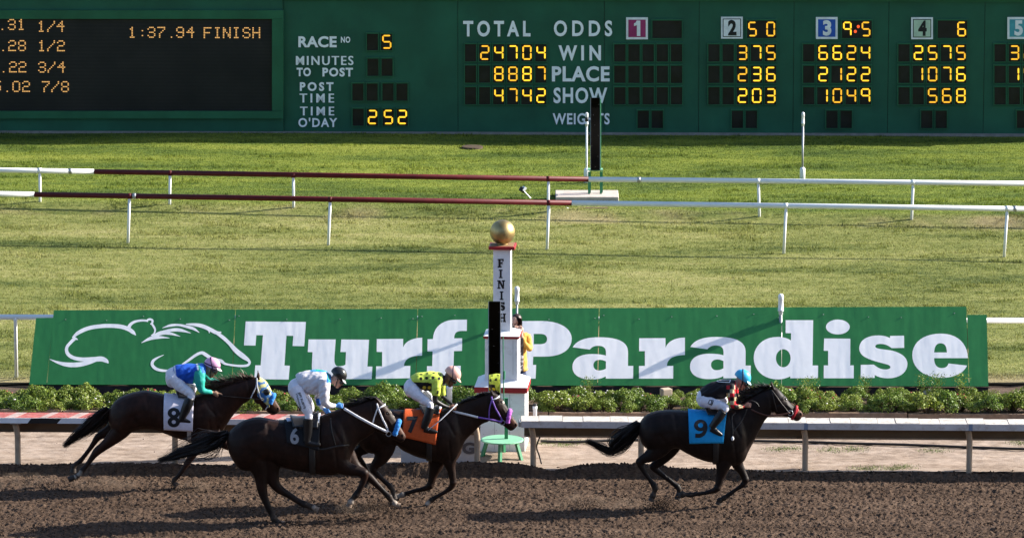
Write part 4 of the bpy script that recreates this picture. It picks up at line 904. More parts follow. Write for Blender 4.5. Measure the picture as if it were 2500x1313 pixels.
def horse(h):
    fr = Fr(*h['frame']); Y = fr.Y; rnd = random.Random(h['seed'])
    mb = MB(); T, tq = rows_of(fr, h['torso']); mb.loft([ring(*r) for r in T])
    N, nq = rows_of(fr, h['neck']); mb.loft([ring(*r) for r in N])
    hd0 = h['head'][0]; c0 = ((hd0[0][0]+hd0[1][0])/2, (hd0[0][1]+hd0[1][1])/2); bk = lambda t, k, w: ((c0[0]-t+(hd0[0][0]-c0[0])*k, c0[1]-t*.1+(hd0[0][1]-c0[1])*k), (c0[0]-t+(hd0[1][0]-c0[0])*k, c0[1]-t*.1+(hd0[1][1]-c0[1])*k), hd0[2]*w)
    h['head'] = [bk(70, .3, .4), bk(36, .72, .8)]+h['head']
    H, hq = rows_of(fr, h['head']); mb.loft([ring(*r, sq=1.0) for r in H])
    for s, rows, front in h['legs']:
        x0, y0, r0 = rows[0]; dx, dy_ = rows[1][0]-x0, rows[1][1]-y0; L0 = math.hypot(dx, dy_); dx, dy_ = dx/L0, dy_/L0
        rw = [(x0-dx*r0*.85, y0-dy_*r0*.85, r0*.12), (x0-dx*r0*.70, y0-dy_*r0*.70, r0*.5), (x0-dx*r0*.4, y0-dy_*r0*.4, r0*.82)]+list(rows); n4 = 4*(len(rw)-1)+1
        chain(fr, rw, s*(.085 if front else .10), s*(.09 if front else .10), mb, n=16, flat=[.60+.28*min(1, max(0, (i/n4-.2)/.3)) for i in range(n4)])
        for i in range(1, len(rows)-1):
            a_, b_, c_ = (np.array(rows[j][:2], float) for j in (i-1, i, i+1)); d1 = (b_-a_)/np.linalg.norm(b_-a_); d2 = (c_-b_)/np.linalg.norm(c_-b_); r_ = rows[i][2]
            if r_ < 45 and (d1@d2 < .86 or (r_ > rows[i+1][2] and r_ >= rows[i-1][2])):
                p = fr.P(b_[0], b_[1], s*(.09 if front else .10)); q_ = r_*fr.m*1.12; mb.sphere(p, (q_, q_*.92, q_), 14, 10)
    for x, y, rx, rz, d in h['muscle']:
        for s in (-1, 1):
            p = fr.P(x, y, 0); p[1] = Y+s*(d-.012); mb.sphere(p, (rx, .085, rz), 20, 14)
    for s in (-1, 1):
        b0, tip, w = h['ear']; b1 = fr.P(*b0, 0); t1 = fr.P(*tip, 0); b1[1] = Y+s*.045; t1[1] = Y+s*.062; md = b1*.45+t1*.55
        mb.tube([b1-(t1-b1)*.25, b1, md, t1], [.020, w, w*.8, .006], 10, flat=.6)
    # jaw and nostril fullness
    j = fr.P(*h['jaw']); mb.sphere(j, (.085, .088, .085), 14, 10)
    me = remesh(mb, .0115, 9)
    # muscle: swellings and grooves laid over the trunk by where they lie on it
    V = coords(me); nrm = np.empty(len(V)*3); me.vertices.foreach_get('normal', nrm); nrm = nrm.reshape(-1, 3); u, v = proj(V); zx = (u-fr.o[0])*fr.k; zy = (v-fr.o[1])*fr.k
    cx = (tq[:, 0]+tq[:, 2])/2; fx = (zx-cx[0])/(cx[-1]-cx[0]); fz = (zy-np.interp(zx, cx, tq[:, 1]))/(np.interp(zx, cx, tq[:, 3])-np.interp(zx, cx, tq[:, 1])); D = np.zeros(len(V))
    for a, b, ra, rb, am in ((.17, .42, .10, .22, .016), (.24, .16, .10, .12, .008), (.84, .62, .06, .20, .016), (.80, .25, .05, .18, .010), (.95, .52, .04, .14, .012), (.27, .80, .05, .15, .010), (.12, .75, .06, .18, .010), (.55, .60, .12, .25, .006)):
        D += am*np.exp(-((fx-a)/ra)**2-((fz-b)/rb)**2)
    for (a0, b0), (a1, b1), w_, am in (((.33, .15), (.37, .80), .020, .012), ((.74, .12), (.765, .85), .018, .014), ((.84, .15), (.93, .50), .014, .009), ((.20, .62), (.29, .95), .016, .008), ((.47, .35), (.50, .85), .010, .003), ((.53, .35), (.56, .85), .010, .003), ((.59, .35), (.62, .85), .010, .003), ((.65, .35), (.68, .85), .010, .003), ((.88, .62), (.90, .95), .012, .010)):
        ux, uy = a1-a0, (b1-b0)*.4; L2 = ux*ux+uy*uy; px_, py_ = fx-a0, (fz-b0)*.4; tt = np.clip((px_*ux+py_*uy)/L2, 0, 1); D -= am*np.exp(-((px_-ux*tt)**2+(py_-uy*tt)**2)/w_**2)
    D *= (fz > -.1) & (fz < 1.15) & (np.abs(V[:, 1]-Y) > .05); D += .0025*vnoise(V[:, 0]*24+V[:, 1]*9, V[:, 2]*13, 56)+.004*vnoise(V[:, 0]*9+V[:, 1]*5, V[:, 2]*9, 55)
    jd = np.hypot(zx-h['jaw'][0], zy-h['jaw'][1])*fr.m; D -= .007*np.exp(-((jd-.088)/.012)**2)*(zx > h['jaw'][0]-.3/fr.m*.3); D += .003*(jd < .08); ed_ = np.hypot(zx-h['eye'][0], (zy-h['eye'][1]))*fr.m; D += .009*np.exp(-((ed_-.034)/.016)**2)*(zy < h['eye'][1]+5)-.006*np.exp(-(ed_/.022)**2)
    ex, ey = h['eye']; nx_, ny_ = h['nostril']; L2 = (nx_-ex)**2+(ny_-ey)**2; t_ = ((zx-ex)*(nx_-ex)+(zy-ey-30)*(ny_-ey))/L2; dd = np.abs((zx-ex)*(ny_-ey)-(zy-ey-30)*(nx_-ex))/math.sqrt(L2)*fr.m; D += .006*np.exp(-(dd/.014)**2)*np.clip((t_-.05)/.1, 0, 1)*np.clip((.75-t_)/.2, 0, 1)
    V = V+nrm*D[:, None]; me.vertices.foreach_set('co', V.ravel()); me.update()
    col = np.tile(np.array(h['coat']), (len(V), 1)); u, v = proj(V)
    zx = (u-fr.o[0])*fr.k; zy = (v-fr.o[1])*fr.k
    def blend(c, w): col[:] = col*(1-w[:, None])+np.array(c)*w[:, None]
    for x, y, r, c in h['patches']:
        d = np.hypot(zx-x, zy-y); blend(c, np.clip((r-d)/(r*.5), 0, 1))
    for s, rows, front in h['legs']:
        R_ = crom([q[:3] for q in rows], 3)
        for a in R_[int(len(R_)*.5):int(len(R_)*.86)]:
            d = np.hypot(zx-a[0], zy-a[1]); blend(h.get('leg', (.010, .008, .008)), .25*(d < a[2]*1.6))
        for a in R_[-3:]:
            d = np.hypot(zx-a[0], zy-a[1]); blend(h.get('leg', (.010, .008, .008)), .5*(d < a[2]*1.3))
        for a in R_[int(len(R_)*.72):]:
            d = np.hypot(zx-a[0], zy-a[1]); blend((.060, .044, .035), .12*(d < a[2]*1.5)*(1+vnoise(V[:, 0]*40, V[:, 2]*40, 61)))
    for a in h.get('socks', ()):
        d = np.hypot(zx-a[0], zy-a[1]); blend((.34, .29, .25), np.clip((a[2]-d)/(a[2]*.4), 0, 1)*.8)
    paint(me, col)
    lo = V.min(0); root = empty('horse', ((V[:, 0].min()+V[:, 0].max())/2, Y, 0), h['label'], 'horse', 'racehorses on the track')
    link('body', me, M_coat, root); tree = bvh(me)
    # eye, nostril
    p = cast(tree, *fr.px(*h['eye']), -.007)
    for s in (-1, 1):
        if p is not None:
            q = Vector((p[0], p[1] if s < 0 else 2*Y-p[1], p[2])); MB().sphere(q, (.024, .014, .021), 12, 8).build('eye', h['mats']['eye'], root, True)
    p = cast(tree, *fr.px(*h['nostril']), -.004)
    if p is not None:
        MB().sphere(p, (.021, .010, .028), 12, 8).build('nostril', h['mats']['dark'], root, True)
    for s, rows, front in h['legs']:
        a_, b_ = np.array(rows[-2][:2], float), np.array(rows[-1][:2], float); d_ = (b_-a_)/np.linalg.norm(b_-a_); dy = s*(.09 if front else .10)
        e_ = b_+d_*10; p0_ = a_-d_*4; MB().tube([fr.P(p0_[0], p0_[1], dy), fr.P(*((p0_+e_)/2), dy), fr.P(e_[0], e_[1], dy)], [.030, .042, .050], 14, flat=.95).build('hoof', h['mats'][h.get('hoofm', 'hoof')], root)
    for pts_, r_ in ((h['mouth'], .006),):
        Q = [np.array(q_) for q_ in (cast(tree, *fr.px(*p_), .001) for p_ in crom(pts_, 4)) if q_ is not None]
        if len(Q) > 2: MB().tube(Q, r_, 6).build('mouth', M_dark, root, True)
    # tail
    R_ = crom([r for r in h['tail']], 8); n_ = len(R_); L_ = []; tin = []
    C_ = [fr.P(r[0], r[1], 0) for r in R_]; W_ = [r[2]*fr.m for r in R_]; wm = max(W_); W_ = [max(w, wm*.34*min(1, max(0, (i/n_-.4)/.3))) for i, w in enumerate(W_)]
    m = MB(); m.tube(C_, [max(w*.42, .002)*(1-.9*(i/n_)) for i, w in enumerate(W_)], 10, flat=.8)
    base = np.array(h.get('tailc', (.010, .008, .007)))
    for q in range(900):
        a = rnd.uniform(-1, 1); ay_ = rnd.uniform(-1, 1)*math.sqrt(max(0, 1-a*a)); s0 = int(rnd.uniform(0, .35)*n_); s1 = int(min(1, rnd.uniform(.5, 1.15))*(n_-1)); pts = []; ws = []; wig = rnd.uniform(0, 6.28); am = rnd.uniform(0, .10); ext = rnd.uniform(1.0, h.get('fly', 1.9)) if rnd.random() < .28 else rnd.uniform(.5, 1.0)
        for i in range(s0, s1+1, 3):
            d = C_[min(i+1, n_-1)]-C_[max(i-1, 0)]; d = d/max(np.linalg.norm(d), 1e-6); nr = np.array((-d[2], 0, d[0])); w = W_[i]
            pts.append(C_[i]+nr*(w*a*(1+(ext-1)*min(1, (i-s0)/max(1, .6*(s1-s0))))+am*w*math.sin(i*.35+wig))+np.array((0, 1, 0))*(w*ay_*.8)); f_ = (i-s0)/max(1, s1-s0); ws.append(.0042*(1-f_)**.6+.0006)
        if len(pts) > 2: L_.append((pts, ws)); tin.append(base*rnd.uniform(.7, 2.2)*np.array((1.15, 1, .9)))
    tb = m.build('tail', M_hair, root, True); paint(tb.data, np.tile(base, (len(tb.data.vertices), 1)))
    strips('tail_hair', L_, M_hair, tb, tin)
    # mane
    mp = crom([(*p_,) for p_ in h['mane']], 10); L_ = []; tin = []
    for q in range(1000):
        i = rnd.uniform(0, len(mp)-1.01); j = int(i); a = mp[j]+(mp[j+1]-mp[j])*(i-j); L0 = a[2]*rnd.uniform(.4, 1.15)*fr.m; th = rnd.uniform(*h['mdir']); y0 = rnd.gauss(0, .016)
        p0 = fr.P(a[0], a[1], 0); p0[1] = Y+y0; p0[2] -= .015; d = np.array((math.cos(th), rnd.gauss(0, .15), math.sin(th))); g_ = rnd.uniform(.1, .6)
        pts = [p0+d*(L0*t)+np.array((-.3, 0, -g_))*(L0*t*t) for t in (0, .33, .66, 1.0)]; L_.append((pts, [.0045, .004, .003, .0006])); tin.append(np.array(h.get('manec', base))*rnd.uniform(.6, 2.0))
    strips('mane', L_, M_hair, root, tin)
    h.update(fr=fr, root=root, tree=tree, T=T, tq=tq, H=H)
    return h
def torso_grid(h, xt0, xt1, xb0, xb1, vb0, vb1, off, nx=22, nt=26, both=True, lift=None):
    """a sheet laid over the back: the near edge runs to (xb, vb) in the crop's pixels, the far side mirrors it"""
    q = h['tq']; T = h['T']; idx = np.arange(len(q)); G = []
    for i in range(nx+1):
        a = i/nx; xb = xb0+(xb1-xb0)*a; vb = vb0+(vb1-vb0)*a; xt = xt0+(xt1-xt0)*a
        s = np.interp(xb, (q[:, 0]+q[:, 2])/2, idx); vT = np.interp(s, idx, q[:, 1]); vB = np.interp(s, idx, q[:, 3]); vb = vb-.21*np.interp(s, idx, q[:, 4])/h['fr'].m; tm = math.acos(max(-1, min(1, 1-2*(vb-vT)/(vB-vT)))); col = []
        for j in range(-nt, nt+1):
            t = j/nt; th = tm*t; x = xt+(xb-xt)*abs(t); s = np.interp(x, (q[:, 0]+q[:, 2])/2, idx); k = int(min(s, len(T)-2)); f = s-k
            Tt = T[k][0]*(1-f)+T[k+1][0]*f; Bb = T[k][1]*(1-f)+T[k+1][1]*f; hw = T[k][2]*(1-f)+T[k+1][2]*f
            o = off+(lift(a, t) if lift else 0); c = (Tt+Bb)/2; e = (Tt-Bb)/2; L_ = np.linalg.norm(e); e = e/L_; sq = .92
            p = c+e*((L_+o)*math.copysign(abs(math.cos(th))**sq, math.cos(th)))-np.array((0, 1, 0))*((hw+o)*math.copysign(abs(math.sin(th))**sq, math.sin(th))); col.append(p)
        G.append(col)
    return G
def sheet(name, G, m, parent, thick=.004):
    nx, nt = len(G), len(G[0]); v = [p for c in G for p in c]; f = [(i*nt+j, i*nt+j+1, (i+1)*nt+j+1, (i+1)*nt+j) for i in range(nx-1) for j in range(nt-1)]
    a = MB(); a.add(v, f); o = a.build(name, m, parent, True)
    md = o.modifiers.new('thick', 'SOLIDIFY'); md.thickness = thick; md.offset = 0; return o
def print_on(o, loops_or_text, box, m, name, fr, parent, T=None, off=.006):
    """flat print laid on the near side of a curved cloth"""
    v, f = loops_or_text; tree = bvh(o.data); vs = []
    for a, b in to_box(v, *box):
        if T: a, b = T(a, b)
        p = cast(tree, *fr.px(a, b), off); vs.append(p)
    ok = [fc for fc in f if all(vs[i] is not None for i in fc)]; vs = [tuple(p) if p is not None else (0, 0, 0) for p in vs]
    used = sorted({i for fc in ok for i in fc}); mp = {i: k for k, i in enumerate(used)}
    if not used: return None
    a = MB(); a.add([vs[i] for i in used], [tuple(mp[i] for i in fc) for fc in ok]); return a.build(name, m, parent, True, fix=False)
def strap(h, pts, r, m, name='bridle_strap', parent=None, mirror=True, off=.006, k=5, over=None, flat=.45):
    fr = h['fr']; P_ = []
    for a in crom(pts, k):
        p = cast(h['tree'], *fr.px(a[0], a[1]), off)
        if p is not None: P_.append(np.array(p))
    if len(P_) < 2: return
    for s in ((0, 1) if mirror else (0,)):
        Q = [np.array((p[0], 2*fr.Y-p[1], p[2])) for p in P_] if s else P_
        MB().tube(Q, r, 8, flat=flat).build(name, m, parent or h['root'], True)
def hring(h, a, b, hw, r, m, name, off=.006, parent=None, flat=.5, fuzz=0, a0=-math.pi, a1=math.pi):
    fr = h['fr']; Q = ring(fr.P(*a), fr.P(*b), hw, 40, off, a0, a1, sq=1.0); mb = MB()
    rr_ = [r*(1+fuzz*random.uniform(-1, 1)) for _ in Q] if fuzz else [r]*len(Q)
    ax_ = np.cross(fr.P(*a)-fr.P(*b), (0, 1, 0)); mb.tube(Q, rr_, 10, ref=tuple(ax_/np.linalg.norm(ax_)), flat=1/flat if flat < 1 else 1); return mb.build(name, m, parent or h['root'], True)
def line(h, pts, r, m, name, dy=-.10, mirror=True, parent=None, n=8):
    fr = h['fr']
    for s in ((-1, 1) if mirror else (-1,)):
        Q = [fr.P(p[0], p[1], p[2] if len(p) > 2 else dy) for p in pts]; Q = [np.array((q[0], q[1] if s < 0 else 2*fr.Y-q[1], q[2])) for q in Q]
        MB().tube(crom(Q, 5), r, n, flat=.5, ref=(0, 1, 0)).build(name, m, parent or h['root'], True)
def torus(name, c, R0, r, m, parent):
    mb = MB(); mb.tube([(c[0]+R0*math.cos(a), c[1], c[2]+R0*math.sin(a)) for a in (2*math.pi*i/18 for i in range(19))], r, 7); return mb.build(name, m, parent, True)
M_eye = mat('dark_eye', (.006, .005, .005), .1, .6); M_dark = mat('nostril_dark', (.008, .005, .005), .8, .1)
M_leather = mat('dark_leather', (.018, .013, .011), .45, .4, var=.3); M_brownl = mat('brown_leather', (.06, .022, .014), .5, .4)
M_wstrap = mat('white_strap', (.62, .62, .66), .6, .3); M_purp = mat('purple_strap', (.20, .10, .42), .6, .3); M_redst = mat('red_strap', (.40, .02, .03), .6, .3)
M_blueroll = mat('blue_fleece', (.02, .19, .55), .9, .1, var=.3, vs=60, bump=.6, bs=150, sheen=.3); M_purroll = mat('purple_fleece', (.40, .10, .45), .9, .1, var=.3, vs=60, bump=.6, bs=150, sheen=.3)
def fabric(name, c, attr=None, rough=.7, bump=.35, bs=16): return mat(name, c, rough, .15, var=.08, vs=20, bump=bump, bs=bs, bd=.012, sheen=.02, attr=attr)
MT = {'eye': M_eye, 'dark': M_dark, 'hoof': mat('dark_hoof', (.045, .035, .03), .6, .2, var=.3, vs=30), 'pale': mat('pale_hoof', (.20, .145, .11), .6, .2, var=.25, vs=30)}
horses = {}
horses[9] = dict(frame=(1420, 880, 3.455, -.42), seed=9, coat=(0.0102, 0.0058, 0.0049), leg=(.009, .008, .008), label='nearly black racehorse in front of the others, blue cloth numbered 9', mats=MT,
  torso=[((478,560),(486,640),.06),((500,505),(510,700),.16),((545,458),(560,745),.235),((610,430),(640,770),.27),((690,418),(720,760),.275),((770,416),(800,735),.265),((850,420),(870,770),.27),((930,425),(940,805),.285),((1010,432),(1010,835),.29),((1090,436),(1090,855),.285),((1170,425),(1170,868),.27),((1240,405),(1240,880),.25),((1300,400),(1310,880),.23),((1350,420),(1370,845),.19),((1395,520),(1400,780),.11)],
  neck=[((1220,425),(1370,835),.19),((1320,368),(1425,735),.155),((1410,312),(1490,610),.125),((1495,266),(1545,505),.105),((1570,237),(1600,455),.092)],
  head=[((1585,232),(1625,440),.085),((1620,218),(1645,452),.095),((1665,245),(1675,462),.100),((1715,300),(1705,468),.092),((1755,350),(1738,474),.078),((1790,382),(1766,488),.066),((1825,406),(1790,503),.060),((1855,428),(1813,511),.057),((1870,455),(1838,503),.038)],
  legs=[(-1,[(660,560,120),(680,690,100),(620,770,75),(550,815,50),(490,850,33),(510,905,26),(562,985,21),(610,1050,26),(620,1078,25),(612,1110,20),(600,1140,27),(588,1172,22)],False),
        (1,[(720,560,110),(760,690,92),(720,780,65),(660,850,43),(605,890,32),(650,940,25),(730,1000,21),(805,1060,25),(822,1085,23),(818,1115,20),(815,1140,26),(812,1158,20)],False),
        (-1,[(1200,760,105),(1195,880,68),(1170,980,40),(1145,1070,31),(1110,1095,25),(1040,1115,19),(960,1125,20),(915,1130,25),(880,1128,20),(850,1128,28),(825,1136,22)],True),
        (1,[(1290,740,90),(1310,860,56),(1350,930,36),(1382,1000,30),(1365,1040,25),(1310,1080,19),(1240,1130,20),(1205,1155,24),(1185,1165,20),(1165,1178,26),(1155,1202,20)],True)],
  muscle=[(1230,640,.17,.24,.17),(1330,600,.14,.2,.10)], ear=((1612,240),(1598,172),.030), jaw=(1672,420), eye=(1718,328), nostril=(1848,452), mouth=[(1860,478),(1835,487),(1805,482),(1780,465)],
  patches=[(1835,455,70,(.075,.028,.016)),(1700,280,60,(.022,.020,.022))], tail=[(492,525,36),(430,590,62),(360,650,72),(300,710,62),(240,760,34),(170,735,26),(100,700,20),(30,672,14)],
  mane=[(1290,385,40),(1420,300,110),(1500,255,120),(1560,230,90),(1600,215,40)], mdir=(1.7, 3.3))
horses[7] = dict(frame=(850, 870, 3.454, -.12), seed=7, coat=(0.0151, 0.0069, 0.0046), label='dark bay racehorse with purple noseband and orange cloth numbered 7', mats=MT,
  torso=[((60,600),(75,680),.06),((85,530),(100,740),.16),((130,480),(150,800),.235),((200,450),(240,815),.27),((290,442),(330,780),.275),((370,446),(400,740),.265),((440,452),(450,780),.27),((520,457),(530,822),.285),((600,462),(600,848),.29),((680,465),(670,866),.285),((750,455),(750,882),.27),((820,440),(820,898),.25),((890,422),(880,898),.22),((930,440),(925,862),.17),((960,560),(955,810),.1)],
  neck=[((790,450),(945,830),.19),((900,408),(985,715),.15),((1000,367),(1062,635),.12),((1090,336),(1127,572),.105),((1160,312),(1180,550),.092)],
  head=[((1170,305),(1195,545),.085),((1207,292),(1225,555),.095),((1250,312),(1258,562),.100),((1292,352),(1282,570),.092),((1327,402),(1306,583),.078),((1357,452),(1326,598),.066),((1387,502),(1346,614),.060),((1417,545),(1370,626),.056),((1433,577),(1396,616),.038)],
  legs=[(1,[(180,620,110),(170,720,88),(120,780,56),(70,815,33),(100,862,25),(140,920,21),(163,985,25),(168,1030,21),(165,1060,24),(150,1090,24)],False),
        (-1,[(270,600,115),(310,740,100),(280,850,66),(225,915,41),(215,950,33),(255,1000,25),(310,1055,21),(352,1092,23),(376,1130,22),(383,1155,23),(388,1188,24)],False),
        (1,[(740,800,100),(745,900,68),(715,1000,40),(690,1085,32),(650,1110,25),(570,1130,19),(500,1150,20),(460,1165,24),(435,1172,20),(415,1180,25),(402,1192,20)],True),
        (-1,[(850,780,92),(855,890,58),(870,960,38),(885,1060,31),(865,1105,25),(810,1145,19),(740,1185,20),(702,1210,24),(683,1226,21),(668,1245,24),(662,1262,20)],True)],
  muscle=[(230,620,.26,.24,.18),(830,650,.17,.24,.16),(900,620,.13,.2,.10)], ear=((1218,325),(1200,268),.028), jaw=(1245,505), eye=(1290,385), nostril=(1412,575), mouth=[(1424,595),(1395,600),(1365,592),(1340,575)],
  patches=[(1395,560,62,(.055,.022,.013)),(1313,385,13,(.5,.46,.42))], socks=[(440,1165,42),(668,1232,30)], tail=[(75,560,40),(40,640,50),(10,740,45),(-20,840,10)],
  mane=[(900,408,25),(1000,366,40),(1090,334,45),(1150,312,45),(1195,296,25)], mdir=(2.0, 3.4))
horses[6] = dict(frame=(380, 870, 3.054, -1.2), seed=6, coat=(0.0147, 0.0062, 0.0042), label='dark brown racehorse nearest the camera, blue noseband and black saddle pad', mats=MT,
  torso=[((528,610),(534,660),.06),((550,560),(560,740),.17),((600,510),(620,830),.24),((660,475),(700,850),.275),((730,455),(770,820),.285),((800,455),(830,790),.275),((870,468),(885,800),.28),((950,480),(950,825),.295),((1030,485),(1030,845),.30),((1110,480),(1110,860),.295),((1190,460),(1190,872),.28),((1260,435),(1270,885),.26),((1330,420),(1340,880),.24),((1390,430),(1420,840),.2),((1445,560),(1452,780),.12)],
  neck=[((1240,438),(1430,800),.2),((1350,398),(1482,690),.165),((1440,370),(1520,640),.135),((1535,337),(1580,600),.112),((1600,318),(1630,565),.098)],
  head=[((1612,318),(1645,560),.088),((1652,308),(1670,568),.098),((1700,343),(1702,580),.104),((1742,392),(1727,592),.096),((1777,442),(1752,606),.082),((1807,492),(1777,620),.069),((1837,542),(1802,634),.062),((1860,577),(1826,640),.055),((1868,602),(1848,632),.038)],
  legs=[(-1,[(690,600,125),(740,730,110),(775,840,72),(785,910,50),(793,985,40),(810,1050,31),(835,1110,27),(868,1175,25),(882,1205,26),(908,1235,25),(950,1247,17)],False),
        (-.55,[(770,640,115),(850,760,95),(860,850,66),(880,930,46),(920,985,36),(990,1030,26),(1060,1075,24),(1110,1100,26),(1145,1115,22),(1175,1126,23),(1203,1140,16)],False),
        (-1,[(1330,760,110),(1420,830,60),(1500,850,42),(1553,868,34),(1550,920,27),(1525,980,23),(1495,1030,25),(1472,1055,21),(1455,1080,25),(1443,1108,18)],True),
        (1,[(1400,740,100),(1480,820,56),(1550,870,40),(1600,905,32),(1650,955,25),(1700,1005,22),(1740,1045,25),(1757,1070,22),(1778,1095,26),(1810,1110,16)],True)],
  muscle=[(1270,660,.18,.25,.18),(1370,630,.15,.2,.11)], ear=((1662,335),(1636,292),.026), jaw=(1690,520), eye=(1722,425), nostril=(1838,590), mouth=[(1855,615),(1830,622),(1800,612),(1775,596)],
  patches=[(1830,565,62,(.060,.026,.016)),(1772,400,26,(.55,.52,.48)),(1785,440,14,(.5,.46,.42))], socks=[(1795,1100,40),(1190,1128,30),(1455,1085,30)], hoofm='pale', fly=2.9,
  tail=[(548,575,30),(490,600,46),(430,630,62),(370,662,58),(280,690,42),(180,722,36),(90,755,24),(12,780,6)],
  mane=[(1440,372,60),(1510,345,90),(1570,322,80),(1620,305,50),(1650,300,25)], mdir=(2.3, 3.35))
horses[8] = dict(frame=(130, 860, 3.751, .95), seed=8, coat=(0.0234, 0.0090, 0.0057), label='brown racehorse at the back, blue and yellow hood and white cloth numbered 8', mats=MT,
  torso=[((505,560),(512,640),.06),((530,490),(545,720),.16),((590,425),(620,785),.235),((670,385),(710,735),.27),((760,360),(800,706),.275),((850,350),(880,702),.265),((940,365),(950,713),.27),((1030,390),(1030,742),.285),((1110,400),(1110,772),.29),((1190,400),(1190,797),.285),((1270,395),(1270,812),.27),((1340,385),(1350,818),.25),((1400,372),(1430,800),.23),((1460,400),(1495,740),.19),((1550,520),(1552,660),.1)],
  neck=[((1330,390),(1555,715),.19),((1450,345),(1635,595),.155),((1570,300),(1690,525),.13),((1680,265),(1745,470),.112),((1770,240),(1805,435),.1)],
  head=[((1800,232),(1835,430),.09),((1855,226),(1868,455),.098),((1905,240),(1890,480),.105),((1950,272),(1912,508),.098),((1985,332),(1938,525),.084),((2014,392),(1962,545),.070),((2047,452),(1982,562),.062),((2075,497),(2005,573),.056),((2085,530),(2038,566),.038)],
  legs=[(-1,[(660,580,110),(640,680,95),(560,770,70),(470,850,48),(400,905,40),(350,970,28),(300,1040,24),(262,1085,26),(248,1108,22),(212,1135,24),(150,1158,18)],False),
        (1,[(620,560,95),(560,680,73),(480,735,48),(410,775,36),(365,840,26),(310,915,22),(250,990,24),(212,1015,22),(188,1045,24),(183,1085,20)],False),
        (-1,[(1330,760,100),(1330,850,60),(1280,930,40),(1235,1000,31),(1195,1060,24),(1150,1125,21),(1112,1160,24),(1102,1190,22),(1127,1216,22)],True),
        (1,[(1450,740,85),(1540,820,52),(1660,880,38),(1740,910,30),(1760,960,24),(1720,1000,20),(1690,1020,22),(1665,1035,24)],True)],
  muscle=[(1340,600,.18,.24,.17),(1450,570,.15,.2,.11)], ear=((1880,250),(1872,168),.030), jaw=(1885,425), eye=(1955,362), nostril=(2056,518), mouth=[(2070,545),(2040,552),(2010,545),(1985,528)],
  patches=[(2050,495,60,(.09,.04,.022))], socks=[(240,1105,34),(180,1150,40)], tailc=(.014,.009,.007), manec=(.045,.02,.012),
  tail=[(520,520,42),(470,560,62),(420,605,62),(350,660,56),(285,715,44),(205,770,34),(135,828,18),(92,866,4)],
  mane=[(1440,350,110),(1530,315,170),(1620,280,120),(1720,255,140),(1800,238,100),(1850,228,40)], mdir=(1.5, 3.2))
for k_ in (8, 7, 9, 6): horse(horses[k_])

# tack
def cloth(k, m, q, num, box, numm, numbold=.05):
    h = horses[k]; o = sheet('saddle_cloth', torso_grid(h, *q, .024), m, h['root'])
    if num: print_on(o, text(num, numbold, 1.0, .12), box, numm, 'numeral', h['fr'], o, off=.007)
    return o
M_num = mat('numeral_black', (.012, .012, .014), .6)
cloth(9, fabric('sky_blue_cloth', (.012, .26, .56)), (905, 1235, 900, 1190, 690, 690), None, (948, 497, 1058, 648), M_num)
h9 = horses[9]; c9 = [c for c in h9['root'].children if c.name.startswith('saddle_cloth')][0]
tl = crom([(.87, .28), (.90, .50), (.74, .76), (.46, .885), (.10, .885)], 6); L9, R9 = [], []
for i, p in enumerate(tl):
    d = tl[min(i+1, len(tl)-1)]-tl[max(i-1, 0)]; d = d/np.linalg.norm(d); L9.append((p[0]-d[1]*.125, p[1]+d[0]*.115)); R9.append((p[0]+d[1]*.125, p[1]-d[0]*.115))
va, fa = fill([ell(.5, .32, .5, .32, 32), ell(.5, .31, .20, .14, 24)], .08); vb_, fb_ = fill([L9+R9[::-1]], .08)
print_on(c9, (np.vstack((va, vb_)), fa+[tuple(i+len(va) for i in f) for f in fb_]), (948, 497, 1058, 648), M_num, 'numeral', h9['fr'], c9, off=.007)
c8 = cloth(8, fabric('white_cloth', (.60, .57, .66)), (1020, 1300, 1022, 1285, 700, 712), None, None, None)
v8, f8 = fill([ell(.5, .27, .5, .27, 28), ell(.5, .27, .17, .10, 20)], .08); v8b, f8b = fill([ell(.5, .73, .5, .27, 28), ell(.5, .73, .17, .10, 20)], .08)
print_on(c8, (np.vstack((v8, v8b)), f8+[tuple(i+len(v8) for i in f) for f in f8b]), (1048, 506, 1160, 682), M_num, 'numeral', horses[8]['fr'], c8, off=.007)
cloth(7, fabric('orange_cloth', (.50, .085, .022)), (480, 790, 462, 740, 672, 735), '7', (498, 505, 590, 645), M_num)
cloth(6, fabric('black_cloth', (.012, .013, .016)), (955, 1235, 985, 1225, 650, 700), '6', (1003, 530, 1068, 652), fabric('white_print', (.26, .26, .28)), .03)
def saddle(k, x0, x1, vb, m, pad=None, flap=None):
    h = horses[k]
    if pad is not None: sheet('saddle_pad', torso_grid(h, x0-30, x1+20, x0-15, x1+5, vb-38, vb-38, .040, 14, 14), pad, h['root'], .02)
    o = sheet('saddle', torso_grid(h, x0, x1, x0+30, x1, vb, vb, .058, 16, 16, lift=lambda a, t: .028*(abs(a-.5)*2)**3*(1-abs(t))+.008), m, h['root'], .018)
    return o
M_pad = fabric('pale_blue_pad', (.50, .55, .68)); M_bsad = mat('black_saddle_leather', (.016, .016, .018), .35, .5)
saddle(9, 1030, 1190, 500, M_bsad, M_pad); saddle(8, 1120, 1290, 462, M_bsad, M_pad); saddle(7, 600, 770, 525, M_bsad, M_pad); saddle(6, 1000, 1215, 560, M_bsad, M_pad)
